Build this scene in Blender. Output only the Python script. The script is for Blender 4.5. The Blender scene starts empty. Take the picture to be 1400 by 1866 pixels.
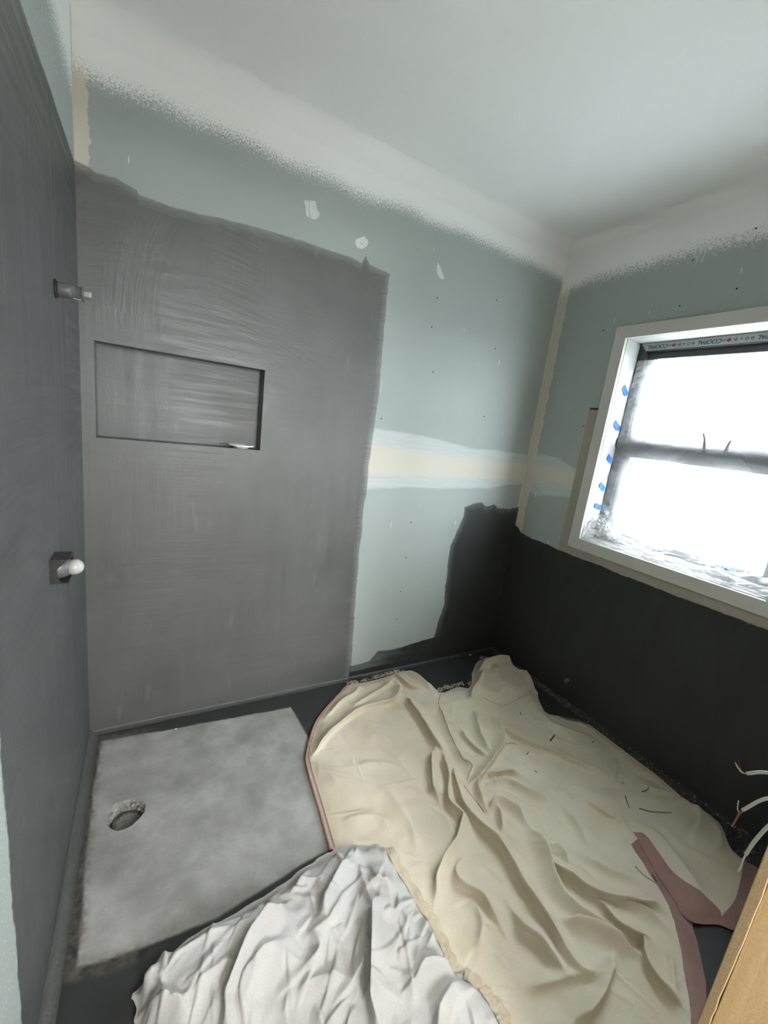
import bpy, bmesh, math, random
import numpy as np
from mathutils import Matrix, Vector

scene = bpy.context.scene
COL = scene.collection

# ------------------------------------------------------------------ camera, world, light, exposure
W, H, DEPTH = 2.1696, 2.40, 1.633          # room width (x), height (z), depth (y from 0 to -DEPTH)
cam_data = bpy.data.cameras.new('camera')
cam_data.sensor_fit = 'HORIZONTAL'
cam_data.sensor_width = 36.0
cam_data.lens = 36.0 * 753.16 / 1400.0
cam_data.clip_start = 0.01
cam = bpy.data.objects.new('camera', cam_data)
COL.objects.link(cam)
cam.matrix_world = (Matrix.Translation((0.1976, -1.7451, 1.3484)) @ Matrix.Rotation(-0.5314, 4, 'Z')
                    @ Matrix.Rotation(1.3622, 4, 'X') @ Matrix.Rotation(0.1281, 4, 'Z'))
scene.camera = cam

world = bpy.data.worlds.new('overcast_sky')
world.use_nodes = True
scene.world = world
bgn = world.node_tree.nodes['Background']
bgn.inputs['Color'].default_value = (0.91, 0.965, 1.0, 1)
bgn.inputs['Strength'].default_value = 34.0

def area_light(name, loc, rot, sx, sy, portal=False, power=0.0, col=(1, 1, 1)):
    l = bpy.data.lights.new(name, 'AREA')
    l.shape = 'RECTANGLE'; l.size = sx; l.size_y = sy
    l.energy = power; l.color = col
    if portal: l.cycles.is_portal = True
    o = bpy.data.objects.new(name, l); COL.objects.link(o)
    o.location = loc; o.rotation_euler = rot
    return o
# sky portals: the bathroom window and the opening added at the unseen hall end
area_light('window_portal', (W + 0.17, -0.835, 1.39), (0, math.radians(90), 0), 1.0, 0.78, portal=True)
area_light('hall_portal', (0.70, -3.42, 1.60), (math.radians(90), 0, 0), 0.5, 0.9, portal=True)
# warm fill light added in the unseen hall behind the doorway
area_light('hall_fill', (0.62, -2.45, 2.36), (0, 0, 0), 0.45, 0.45, power=9, col=(1.0, 0.87, 0.72))

scene.view_settings.view_transform = 'Standard'
scene.view_settings.look = 'None'
scene.view_settings.gamma = 1.0
scene.view_settings.use_curve_mapping = False
scene.view_settings.exposure = 0.85

scene.cycles.adaptive_threshold = 0.02
scene.cycles.max_bounces = 6
scene.cycles.diffuse_bounces = 4
scene.cycles.glossy_bounces = 2
scene.cycles.transmission_bounces = 4
scene.cycles.transparent_max_bounces = 8
scene.cycles.caustics_reflective = False
scene.cycles.caustics_refractive = False

# ------------------------------------------------------------------ helpers
def mk(name, me, mat=None, parent=None, loc=None):
    o = bpy.data.objects.new(name, me); COL.objects.link(o)
    if mat is not None:
        me.materials.clear(); me.materials.append(mat)
    if parent is not None: o.parent = parent
    if loc is not None: o.location = loc
    return o
def bm_obj(name, bm, mat=None, parent=None, loc=None, smooth=False):
    bmesh.ops.recalc_face_normals(bm, faces=bm.faces[:])
    me = bpy.data.meshes.new(name); bm.to_mesh(me); bm.free()
    if smooth:
        for p in me.polygons: p.use_smooth = True
    return mk(name, me, mat, parent, loc)
def empty(name, loc=(0, 0, 0)):
    o = bpy.data.objects.new(name, None); COL.objects.link(o); o.location = loc
    o.empty_display_size = 0.02
    return o
def tag(o, label, cat, group=None):
    o['label'] = label; o['category'] = cat
    if group: o['group'] = group
    return o
def structure(o, label=None, cat=None):
    o['kind'] = 'structure'
    if label: o['label'] = label
    if cat: o['category'] = cat
    return o
def box(bm, x0, x1, y0, y1, z0, z1):
    v = [bm.verts.new((x, y, z)) for x in (x0, x1) for y in (y0, y1) for z in (z0, z1)]
    for f in ((0, 1, 3, 2), (4, 6, 7, 5), (0, 4, 5, 1), (2, 3, 7, 6), (0, 2, 6, 4), (1, 5, 7, 3)):
        bm.faces.new([v[i] for i in f])
def bevel_all(bm, r, seg=2):
    bmesh.ops.bevel(bm, geom=bm.edges[:], offset=r, segments=seg, affect='EDGES', profile=0.5, clamp_overlap=True)
def prism(bm, poly, axis, a, b):
    """extrude a 2-D outline along an axis ('x': outline is (y,z); 'y': (x,z); 'z': (x,y))"""
    def P(p, t):
        return {'x': (t, p[0], p[1]), 'y': (p[0], t, p[1]), 'z': (p[0], p[1], t)}[axis]
    A = [bm.verts.new(P(p, a)) for p in poly]; B = [bm.verts.new(P(p, b)) for p in poly]
    n = len(poly)
    bm.faces.new(A); bm.faces.new(B[::-1])
    for i in range(n):
        bm.faces.new((A[i], A[(i + 1) % n], B[(i + 1) % n], B[i]))
def lathe(bm, prof, axis='x', n=24, sq=None, cap0=True, cap1=True):
    """prof: list of (t along axis, radius)"""
    rings = []
    for t, r in prof:
        ring = []
        for k in range(n):
            a = 2 * math.pi * (k + 0.5) / n
            c, s = r * math.cos(a), r * math.sin(a)
            ring.append(bm.verts.new({'x': (t, c, s), 'y': (c, t, s), 'z': (c, s, t)}[axis]))
        rings.append(ring)
    for i in range(len(rings) - 1):
        for k in range(n):
            bm.faces.new((rings[i][k], rings[i][(k + 1) % n], rings[i + 1][(k + 1) % n], rings[i + 1][k]))
    if cap0: bm.faces.new(rings[0][::-1])
    if cap1: bm.faces.new(rings[-1])
def tube(bm, pts, r, n=8, r1=None):
    pts = [Vector(p) for p in pts]; rings = []
    m = len(pts)
    up = Vector((0.123, 0.31, 0.94)).normalized()
    for i, p in enumerate(pts):
        d = (pts[min(i + 1, m - 1)] - pts[max(i - 1, 0)]).normalized()
        a = d.cross(up)
        if a.length < 1e-4: a = d.cross(Vector((1, 0, 0)))
        a.normalize(); b = d.cross(a).normalized()
        rr = r if r1 is None else r + (r1 - r) * i / (m - 1)
        rings.append([bm.verts.new(p + a * rr * math.cos(2 * math.pi * k / n) + b * rr * math.sin(2 * math.pi * k / n)) for k in range(n)])
    for i in range(m - 1):
        for k in range(n):
            bm.faces.new((rings[i][k], rings[i][(k + 1) % n], rings[i + 1][(k + 1) % n], rings[i + 1][k]))
    bm.faces.new(rings[0][::-1]); bm.faces.new(rings[-1])
def smooth_path(pts, n=6):
    P = [Vector(p) for p in pts]
    P = [2 * P[0] - P[1]] + P + [2 * P[-1] - P[-2]]
    out = []
    for i in range(1, len(P) - 2):
        for k in range(n):
            t = k / n
            a, b, c, d = P[i - 1], P[i], P[i + 1], P[i + 2]
            out.append(0.5 * (2 * b + (c - a) * t + (2 * a - 5 * b + 4 * c - d) * t * t + (3 * b - a - 3 * c + d) * t ** 3))
    out.append(P[-2])
    return out

# ------------------------------------------------------------------ node helper
class NT:
    def __init__(self, name):
        self.mat = bpy.data.materials.new(name); self.mat.use_nodes = True
        self.t = self.mat.node_tree; self.t.nodes.clear()
        self.out = self.t.nodes.new('ShaderNodeOutputMaterial')
        g = self.t.nodes.new('ShaderNodeNewGeometry'); self.pos = g.outputs['Position']
        s = self.t.nodes.new('ShaderNodeSeparateXYZ'); self.lk(self.pos, s.inputs[0])
        self.X, self.Y, self.Z = s.outputs
    def lk(self, a, b): self.t.links.new(a, b)
    def put(self, sock, v):
        if isinstance(v, bpy.types.NodeSocket): self.lk(v, sock)
        elif isinstance(v, (tuple, list)) and len(v) == 3 and sock.type == 'RGBA': sock.default_value = (*v, 1)
        else: sock.default_value = v
    def m(self, op, a, b=0.0, c=None, clamp=False):
        n = self.t.nodes.new('ShaderNodeMath'); n.operation = op; n.use_clamp = clamp
        self.put(n.inputs[0], a); self.put(n.inputs[1], b)
        if c is not None: self.put(n.inputs[2], c)
        return n.outputs[0]
    def add(self, a, b): return self.m('ADD', a, b)
    def sub(self, a, b): return self.m('SUBTRACT', a, b)
    def mul(self, a, b): return self.m('MULTIPLY', a, b)
    def mn(self, a, b): return self.m('MINIMUM', a, b)
    def mx(self, a, b): return self.m('MAXIMUM', a, b)
    def inv(self, a): return self.m('SUBTRACT', 1.0, a)
    def step(self, v, w=0.004):
        """0..1 ramp of width w centred on v = 0"""
        n = self.t.nodes.new('ShaderNodeMapRange'); n.interpolation_type = 'SMOOTHSTEP'
        self.put(n.inputs['Value'], v)
        n.inputs['From Min'].default_value = -w; n.inputs['From Max'].default_value = w
        return n.outputs[0]
    def rng(self, v, a, b, c=0.0, d=1.0):
        n = self.t.nodes.new('ShaderNodeMapRange'); self.put(n.inputs['Value'], v)
        n.inputs['From Min'].default_value = a; n.inputs['From Max'].default_value = b
        n.inputs['To Min'].default_value = c; n.inputs['To Max'].default_value = d
        return n.outputs[0]
    def curve(self, x, pts):
        """piecewise-linear function of x through pts (colour ramp, values offset to 0..1)"""
        xs = [p[0] for p in pts]; ys = [p[1] for p in pts]
        x0, x1, y0, y1 = min(xs), max(xs), min(ys), max(ys)
        if y1 - y0 < 1e-6: y1 = y0 + 1e-3
        n = self.t.nodes.new('ShaderNodeValToRGB'); r = n.color_ramp
        pts = sorted(pts)
        while len(r.elements) < len(pts): r.elements.new(0.5)
        for i, p in enumerate(pts):
            r.elements[i].position = (p[0] - x0) / (x1 - x0)
        for i, p in enumerate(pts):
            v = (p[1] - y0) / (y1 - y0); r.elements[i].color = (v, v, v, 1)
        self.lk(self.rng(x, x0, x1), n.inputs[0])
        return self.rng(n.outputs[0], 0, 1, y0, y1)
    def vec(self, x, y, z=0.0):
        n = self.t.nodes.new('ShaderNodeCombineXYZ')
        for i, v in enumerate((x, y, z)): self.put(n.inputs[i], v)
        return n.outputs[0]
    def noise(self, scale=5.0, detail=3.0, rough=0.5, vec=None, stretch=None, dist=0.0):
        v = vec if vec is not None else self.pos
        if stretch is not None:
            mp = self.t.nodes.new('ShaderNodeMapping'); self.lk(v, mp.inputs['Vector'])
            mp.inputs['Scale'].default_value = stretch; v = mp.outputs[0]
        n = self.t.nodes.new('ShaderNodeTexNoise'); self.lk(v, n.inputs['Vector'])
        n.inputs['Scale'].default_value = scale; n.inputs['Detail'].default_value = min(detail, 2.0)
        n.inputs['Roughness'].default_value = rough; n.inputs['Distortion'].default_value = dist
        return n.outputs[0]
    def nz(self, *a, **k): return self.sub(self.noise(*a, **k), 0.5)
    def mix(self, f, a, b):
        n = self.t.nodes.new('ShaderNodeMix'); n.data_type = 'RGBA'
        self.put(n.inputs[0], f); self.put(n.inputs[6], a); self.put(n.inputs[7], b)
        return n.outputs[2]
    def mixf(self, f, a, b):
        n = self.t.nodes.new('ShaderNodeMix'); n.data_type = 'FLOAT'
        self.put(n.inputs[0], f); self.put(n.inputs[2], a); self.put(n.inputs[3], b)
        return n.outputs[0]
    def bump(self, h, strength=0.3, dist=0.01, normal=None):
        n = self.t.nodes.new('ShaderNodeBump'); self.put(n.inputs['Height'], h)
        n.inputs['Strength'].default_value = strength; n.inputs['Distance'].default_value = dist
        if normal is not None: self.lk(normal, n.inputs['Normal'])
        return n.outputs[0]
    def principled(self, col, rough=0.6, spec=0.5, metal=0.0, normal=None, **kw):
        n = self.t.nodes.new('ShaderNodeBsdfPrincipled')
        self.put(n.inputs['Base Color'], col); self.put(n.inputs['Roughness'], rough)
        self.put(n.inputs['Specular IOR Level'], spec); self.put(n.inputs['Metallic'], metal)
        if normal is not None: self.lk(normal, n.inputs['Normal'])
        for k, v in kw.items(): self.put(n.inputs[k], v)
        self.lk(n.outputs[0], self.out.inputs[0])
        return n
def plain(name, col, rough=0.6, spec=0.5, metal=0.0, var=0.06, scale=40, bump=0.0, **kw):
    t = NT(name)
    f = t.noise(scale, 4, 0.6)
    c = t.mix(f, tuple(x * (1 - var) for x in col), tuple(min(1, x * (1 + var)) for x in col))
    nrm = t.bump(t.noise(scale * 2.5, 3, 0.6), bump, 0.004) if bump else None
    t.principled(c, rough, spec, metal, nrm, **kw)
    return t.mat

# paint and board colours of the room
GREEN = (0.37, 0.405, 0.39)
WHITE = (0.90, 0.90, 0.89)
CREAM = (0.61, 0.565, 0.50)
GREY = (0.115, 0.114, 0.110)
CHAR = (0.030, 0.031, 0.031)

def grey_coat(t, u, v, sx, GREY=GREY):
    """mottled brushed membrane paint: returns (colour, roughness, height); u across, v up the wall"""
    big = t.noise(2.2, 3, 0.55)
    strokes_v = t.noise(1.0, 4, 0.65, stretch=(sx * 26, sx * 26, 2.2))
    strokes_h = t.noise(1.0, 4, 0.7, stretch=(2.6, 2.6, 46))
    blot = t.noise(7, 4, 0.6)
    pick = t.step(t.sub(t.noise(1.7, 2, 0.5), 0.5), 0.12)
    s = t.mixf(pick, strokes_v, strokes_h)
    f = t.add(t.mul(big, 0.5), t.add(t.mul(s, 0.25), t.mul(blot, 0.25)))
    col = t.mix(t.rng(f, 0.32, 0.68), tuple(c * 0.82 for c in GREY), tuple(c * 1.20 for c in GREY))
    # lighter scuffs
    sc = t.mul(t.step(t.sub(t.noise(1.0, 3, 0.6, stretch=(16, 16, 4)), 0.68), 0.05), 0.35)
    col = t.mix(sc, col, tuple(c * 1.6 for c in GREY))
    rough = t.rng(s, 0.3, 0.7, 0.36, 0.55)
    return col, rough, s
# ------------------------------------------------------------------ wall materials
def back_relief(t, gh):
    # trowel arcs above the niche (relief only)
    dx = t.sub(t.X, 0.28); dz = t.sub(t.Z, 0.55)
    rad = t.m('SQRT', t.add(t.mul(dx, dx), t.mul(dz, dz)))
    ang = t.m('ARCTAN2', dx, dz)
    arcs = t.noise(1.0, 3, 0.7, vec=t.vec(t.mul(rad, 75), t.mul(ang, 2.2), 0.0))
    am = t.mul(t.step(t.sub(t.noise(2.6, 2, 0.5), 0.46), 0.08), t.step(t.sub(t.Z, 1.42), 0.15))
    # scratches left of it
    ex = t.sub(t.X, 0.95); ez = t.sub(t.Z, 1.60)
    rad2 = t.m('SQRT', t.add(t.mul(ex, ex), t.mul(ez, ez)))
    scr = t.noise(1.0, 3, 0.7, vec=t.vec(t.mul(rad2, 60), t.mul(t.m('ARCTAN2', ez, ex), 1.5), 3.0))
    sm = t.mul(t.step(t.sub(0.10, t.m('ABSOLUTE', t.sub(rad2, 0.80))), 0.03), t.step(t.sub(t.Z, 1.56), 0.06))
    hgt = t.add(t.mul(gh, 0.5), t.add(t.mul(t.mul(arcs, am), 0.5), t.mul(t.mul(scr, sm), 0.55)))
    return hgt
def mat_grey_only(name, relief, tint):
    """the same membrane coat where nothing else shows"""
    t = NT(name)
    col, rough, gh = grey_coat(t, t.X, t.Z, 1.0, tint)
    h = back_relief(t, gh) if relief else t.mul(gh, 0.18)
    nrm = t.bump(t.add(h, t.mul(t.noise(170, 1, 0.6), 0.12)), 0.55 if relief else 0.5, 0.004)
    t.principled(col, rough, 0.5 if relief else 0.4, 0.0, nrm)
    return t.mat
def mat_char_only():
    t = NT('charcoal_coat')
    cc = t.mix(t.noise(1.0, 4, 0.6, stretch=(12, 12, 4)), tuple(c * 0.8 for c in CHAR), tuple(c * 1.3 for c in CHAR))
    t.principled(cc, 0.55, 0.3, 0.0, t.bump(t.mul(t.noise(170, 1, 0.6), 0.12), 0.4, 0.004))
    return t.mat
def mat_wall_back():
    t = NT('wall_back_paint')
    X, Z = t.X, t.Z
    wob = t.mul(t.nz(9, 4, 0.6), 0.03)
    fine = t.mul(t.nz(60, 4, 0.7), 0.014)
    jag = t.add(wob, fine)
    # green plasterboard
    col = t.mix(t.noise(3, 4, 0.6), tuple(c * 0.95 for c in GREEN), tuple(c * 1.06 for c in GREEN))
    rough = 0.75
    # white scuffs on the board
    sc = t.mul(t.step(t.sub(t.noise(1.0, 2, 0.5, stretch=(60, 60, 9)), 0.735), 0.015), 0.55)
    col = t.mix(sc, col, WHITE)
    # joint compound: translucent feather and cream core
    hi = t.curve(X, [(1.0, 1.325), (1.14, 1.322), (1.3, 1.318), (1.49, 1.306), (1.62, 1.288), (1.76, 1.276), (1.9, 1.284), (2.05, 1.278), (2.17, 1.28)])
    lo = t.curve(X, [(1.0, 1.03), (1.13, 1.035), (1.35, 1.05), (1.6, 1.052), (1.9, 1.068), (2.05, 1.09), (2.17, 1.105)])
    fz = t.mul(t.nz(1.0, 4, 0.7, stretch=(7, 7, 110)), 0.03)
    feather = t.mul(t.step(t.sub(t.add(hi, t.mul(jag, 0.5)), Z), 0.006), t.step(t.sub(Z, t.add(lo, t.mul(jag, 0.5))), 0.006))
    streak = t.rng(t.noise(1.0, 5, 0.75, stretch=(5, 5, 90)), 0.25, 0.65, 0.50, 0.95)
    col = t.mix(t.mul(feather, streak), col, (0.56, 0.585, 0.58))
    chi = t.curve(X, [(1.0, 1.25), (1.12, 1.245), (1.5, 1.235), (1.8, 1.225), (2.17, 1.222)])
    clo = t.curve(X, [(1.0, 1.10), (1.13, 1.105), (1.5, 1.112), (1.9, 1.12), (2.17, 1.125)])
    core = t.mul(t.step(t.sub(t.add(chi, fz), Z), 0.012), t.step(t.sub(Z, t.add(clo, fz)), 0.012))
    col = t.mix(core, col, CREAM)
    # cream corner strips
    wl = t.add(0.036, t.mul(t.nz(22, 3, 0.6), 0.035))
    ls = t.mul(t.step(t.sub(wl, X), 0.002), t.step(t.sub(Z, 1.96), 0.01))
    col = t.mix(ls, col, CREAM)
    rs = t.mul(t.step(t.sub(X, t.sub(W - 0.012, t.mul(t.nz(18, 3, 0.6), 0.02))), 0.003), t.step(t.sub(Z, 0.84), 0.01))
    col = t.mix(rs, col, CREAM)
    # white overspray under the ceiling, stippled lower edge
    edge = t.add(t.curve(X, [(0.0, 2.235), (0.1, 2.225), (0.4, 2.228), (0.7, 2.225), (1.0, 2.22), (1.1, 2.238), (1.5, 2.245), (2.17, 2.235)]), t.mul(t.nz(3.5, 3, 0.5), 0.05))
    g = t.rng(t.sub(Z, edge), -0.045, 0.06)
    stip = t.noise(420, 2, 0.6)
    stip2 = t.noise(150, 3, 0.6)
    st = t.add(t.mul(stip, 0.6), t.mul(stip2, 0.4))
    spray = t.step(t.sub(g, t.rng(st, 0.32, 0.68)), 0.15)
    col = t.mix(spray, col, WHITE)
    # grey membrane coat on the left part
    top = t.curve(X, [(0.0, 2.000), (0.03, 1.995), (0.05, 1.985), (0.10, 1.990), (0.16, 1.975), (0.165, 1.965), (0.27, 1.962), (0.34, 1.968), (0.5, 1.985), (0.7, 1.992), (0.92, 1.993), (0.965, 1.985), (0.97, 2.005), (0.980, 2.018), (0.990, 2.002), (1.0, 1.99), (1.05, 1.984), (1.105, 1.980)])
    side = t.curve(Z, [(0.0, 1.14), (0.07, 1.143), (0.43, 1.124), (0.73, 1.110), (0.80, 1.113), (0.96, 1.104), (1.0, 1.114), (1.15, 1.108), (1.30, 1.112), (1.47, 1.116), (1.75, 1.104), (1.97, 1.098), (2.1, 1.098)])
    gm = t.mn(t.sub(t.add(top, t.mul(jag, 0.35)), Z), t.sub(t.add(side, t.add(t.mul(jag, 0.45), t.mul(t.nz(160, 2, 0.6), 0.008))), X))
    gcol, grough, gh = grey_coat(t, X, Z, 1.0)
    # thin, half dry upper brush edge
    dry = t.rng(t.add(gm, t.mul(t.nz(1.0, 4, 0.8, stretch=(14, 14, 120)), 0.05)), -0.01, 0.03, 0.55, 1.0)
    mg = t.mul(t.step(gm, 0.003), dry)
    col = t.mix(mg, col, gcol)
    # charcoal coat in the right corner and along the foot of the wall
    pl = t.curve(Z, [(0.0, 1.66), (0.14, 1.672), (0.37, 1.708), (0.60, 1.688), (0.72, 1.680), (0.80, 1.712), (0.90, 1.742), (1.0, 1.745)])
    pt = t.curve(X, [(1.65, 0.95), (1.74, 0.955), (1.80, 0.972), (1.86, 0.978), (1.90, 0.958), (1.96, 0.972), (2.0, 0.948), (2.08, 0.945), (2.17, 0.955)])
    cm = t.mn(t.sub(t.add(pt, t.mul(jag, 0.7)), Z), t.sub(X, t.add(pl, t.mul(jag, 0.7))))
    ft = t.curve(X, [(1.10, 0.075), (1.14, 0.072), (1.25, 0.08), (1.30, 0.135), (1.36, 0.128), (1.45, 0.13), (1.60, 0.15), (1.72, 0.16)])
    fm = t.sub(t.add(ft, t.mul(jag, 0.4)), Z)
    cc = t.mix(t.noise(1.0, 4, 0.6, stretch=(30, 30, 4)), tuple(c * 0.8 for c in CHAR), tuple(c * 1.3 for c in CHAR))
    smear = t.mul(t.step(fm, 0.003), t.step(t.sub(X, 1.135), 0.006))
    thin = t.rng(t.add(t.rng(X, 1.15, 1.62), t.mul(t.nz(6, 4, 0.7, stretch=(1, 1, 4)), 1.1)), 0.15, 0.8, 0.72, 1.0)
    low = t.step(t.sub(0.045, t.sub(Z, t.mul(jag, 0.5))), 0.01)
    thin = t.mx(thin, low)
    col = t.mix(t.mul(smear, thin), col, cc)
    cmm = t.mul(t.step(cm, 0.003), t.rng(t.add(cm, t.mul(t.nz(1.0, 4, 0.8, stretch=(40, 40, 5)), 0.08)), -0.01, 0.04, 0.75, 1.0))
    col = t.mix(cmm, col, cc)
    dark = t.mx(mg, cmm)
    hgt = back_relief(t, gh)
    coated = t.mul(t.step(t.sub(1.095, X), 0.015), t.step(t.sub(1.960, Z), 0.025))
    hgt = t.mul(t.sub(hgt, 0.32), coated)
    paper = t.mul(t.noise(170, 1, 0.6), 0.12)
    nrm = t.bump(t.add(hgt, paper), 0.55, 0.004)
    r = t.mixf(dark, t.mixf(spray, 0.72, 0.85), grough)
    t.principled(col, r, t.mixf(dark, 0.25, 0.5), 0.0, nrm)
    return t.mat

def mat_wall_left():
    t = NT('wall_left_paint')
    Y, Z = t.Y, t.Z
    jag = t.add(t.mul(t.nz(9, 4, 0.6), 0.03), t.mul(t.nz(60, 4, 0.7), 0.014))
    col = t.mix(t.noise(3, 4, 0.6), tuple(c * 0.95 for c in GREEN), tuple(c * 1.06 for c in GREEN))
    g = t.rng(t.sub(Z, t.add(2.19, t.mul(t.nz(3.5, 3, 0.5), 0.05))), -0.07, 0.05)
    spray = t.step(t.sub(g, t.rng(t.noise(200, 2, 0.6), 0.34, 0.66)), 0.15)
    col = t.mix(spray, col, WHITE)
    cs = t.mul(t.step(t.sub(Y, t.add(-0.02, t.mul(t.nz(22, 3, 0.6), 0.02))), 0.003), t.step(t.sub(Z, 1.97), 0.01))
    col = t.mix(cs, col, CREAM)
    gm = t.mn(t.sub(t.add(t.curve(Y, [(-1.1, 1.965), (-0.63, 1.978), (-0.4, 1.986), (0, 1.990)]), t.mul(jag, 0.25)), Z), t.sub(Y, t.add(-1.005, t.mul(jag, 1.3))))
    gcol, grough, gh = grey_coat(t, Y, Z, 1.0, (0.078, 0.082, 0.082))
    mg = t.step(gm, 0.004)
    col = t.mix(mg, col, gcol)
    nrm = t.bump(t.add(t.mul(gh, 0.18), t.mul(t.noise(170, 1, 0.6), 0.12)), 0.5, 0.004)
    t.principled(col, t.mixf(mg, 0.75, grough), 0.4, 0.0, nrm)
    return t.mat

def mat_wall_right():
    t = NT('wall_right_paint')
    Y, Z = t.Y, t.Z
    jag = t.add(t.mul(t.nz(9, 4, 0.6), 0.03), t.mul(t.nz(60, 4, 0.7), 0.014))
    col = t.mix(t.noise(3, 4, 0.6), tuple(c * 0.95 for c in GREEN), tuple(c * 1.06 for c in GREEN))
    sc = t.mul(t.step(t.sub(t.noise(1.0, 2, 0.5, stretch=(60, 60, 9)), 0.725), 0.015), 0.45)
    col = t.mix(sc, col, WHITE)
    hi = t.curve(Y, [(-0.40, 1.225), (-0.33, 1.24), (-0.2, 1.285), (-0.1, 1.29), (0, 1.27)])
    lo = t.curve(Y, [(-0.40, 1.085), (-0.31, 1.09), (-0.2, 1.075), (-0.1, 1.05), (0, 1.09)])
    fea = t.mul(t.step(t.sub(t.add(hi, t.mul(jag, 0.5)), Z), 0.006), t.step(t.sub(Z, t.add(lo, t.mul(jag, 0.5))), 0.006))
    fea = t.mul(fea, t.step(t.sub(Y, -0.42), 0.01))
    streak = t.rng(t.noise(1.0, 5, 0.75, stretch=(5, 5, 90)), 0.25, 0.65, 0.50, 0.95)
    col = t.mix(t.mul(fea, streak), col, (0.56, 0.585, 0.58))
    fz = t.mul(t.nz(1.0, 4, 0.7, stretch=(7, 7, 110)), 0.03)
    core = t.mul(t.step(t.sub(t.add(1.225, fz), Z), 0.012), t.step(t.sub(Z, t.add(1.14, fz)), 0.012))
    col = t.mix(t.mul(core, t.step(t.sub(Y, -0.42), 0.01)), col, CREAM)
    wl = t.add(-0.054, t.add(t.mul(t.nz(16, 3, 0.6), 0.04), t.mul(t.nz(70, 3, 0.7), 0.012)))
    cs = t.step(t.sub(Y, wl), 0.002)
    col = t.mix(cs, col, CREAM)
    edge = t.add(t.curve(Y, [(-1.7, 2.16), (-0.9, 2.19), (-0.7, 2.20), (-0.5, 2.195), (-0.2, 2.19), (0, 2.15)]), t.mul(t.nz(3.5, 3, 0.5), 0.05))
    g = t.rng(t.sub(Z, edge), -0.045, 0.07)
    st = t.add(t.mul(t.noise(420, 2, 0.6), 0.6), t.mul(t.noise(150, 3, 0.6), 0.4))
    spray = t.step(t.sub(g, t.rng(st, 0.32, 0.68)), 0.18)
    col = t.mix(spray, col, WHITE)
    cm = t.sub(t.add(t.curve(Y, [(-1.7, 0.79), (-0.9, 0.79), (-0.35, 0.795), (-0.1, 0.805), (-0.05, 0.812), (-0.03, 0.835), (0, 0.84)]), t.mul(jag, 0.6)), Z)
    mg = t.step(cm, 0.003)
    cc = t.mix(t.noise(1.0, 4, 0.6, stretch=(12, 12, 4)), tuple(c * 0.8 for c in CHAR), tuple(c * 1.3 for c in CHAR))
    col = t.mix(mg, col, cc)
    nrm = t.bump(t.mul(t.noise(170, 1, 0.6), 0.12), 0.4, 0.004)
    t.principled(col, t.mixf(mg, 0.75, 0.55), 0.3, 0.0, nrm)
    return t.mat

def mat_ceiling():
    t = NT('ceiling_paint')
    col = t.mix(t.noise(2.0, 3, 0.5), tuple(c * 0.97 for c in WHITE), WHITE)
    t.principled(col, 0.85, 0.2, 0.0, t.bump(t.noise(260, 3, 0.6), 0.25, 0.003))
    return t.mat

def mat_floor():
    t = NT('floor_screed')
    X, Y = t.X, t.Y
    jag = t.add(t.mul(t.nz(7, 4, 0.6), 0.03), t.mul(t.nz(50, 4, 0.7), 0.012))
    c1 = t.noise(5.5, 5, 0.62); c2 = t.noise(28, 4, 0.6); c3 = t.noise(160, 3, 0.6)
    f = t.add(t.mul(c1, 0.6), t.add(t.mul(c2, 0.25), t.mul(c3, 0.15)))
    conc = t.mix(t.rng(f, 0.34, 0.66), (0.235, 0.226, 0.212), (0.40, 0.388, 0.368))
    st = t.step(t.sub(t.noise(7, 5, 0.65), 0.58), 0.10)
    conc = t.mix(t.mul(st, 0.4), conc, (0.16, 0.155, 0.145))
    # dark primer
    pr = t.mix(t.noise(9, 4, 0.6), (0.026, 0.027, 0.027), (0.042, 0.044, 0.044))
    xl = t.curve(Y, [(-0.9, 0.060), (-0.6, 0.048), (-0.3, 0.040), (-0.05, 0.045)])
    yb = t.curve(X, [(0.0, -0.062), (0.05, -0.062), (0.3, -0.085), (0.5, -0.098), (0.78, -0.118), (0.9, -0.12)])
    yn = t.curve(X, [(0.0, -0.80), (0.05, -0.825), (0.2, -0.848), (0.37, -0.853), (0.6, -0.815), (0.75, -0.80), (0.9, -0.80)])
    d = t.mn(t.mn(t.sub(X, xl), t.sub(yb, Y)), t.mn(t.sub(t.add(0.785, t.mul(t.rng(Y, -0.12, -0.4), 0.02)), X), t.sub(Y, yn)))
    d = t.add(d, t.mul(jag, 0.5))
    mc = t.step(d, 0.006)
    col = t.mix(mc, pr, conc)
    # brown-grey worn primer along the edges of the bare screed
    b = t.mul(t.step(t.sub(0.020, t.m('ABSOLUTE', t.add(d, 0.008))), 0.012), t.step(t.sub(0.20, t.m('ABSOLUTE', X)), 0.1))
    b = t.mul(b, t.rng(t.noise(30, 4, 0.7), 0.35, 0.65))
    col = t.mix(t.mul(b, 0.8), col, (0.135, 0.120, 0.100))
    nrm = t.bump(t.add(t.mul(c2, 0.4), t.mul(c3, 0.3)), 0.4, 0.004)
    t.principled(col, t.mixf(mc, 0.5, 0.8), 0.35, 0.0, nrm)
    return t.mat

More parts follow.
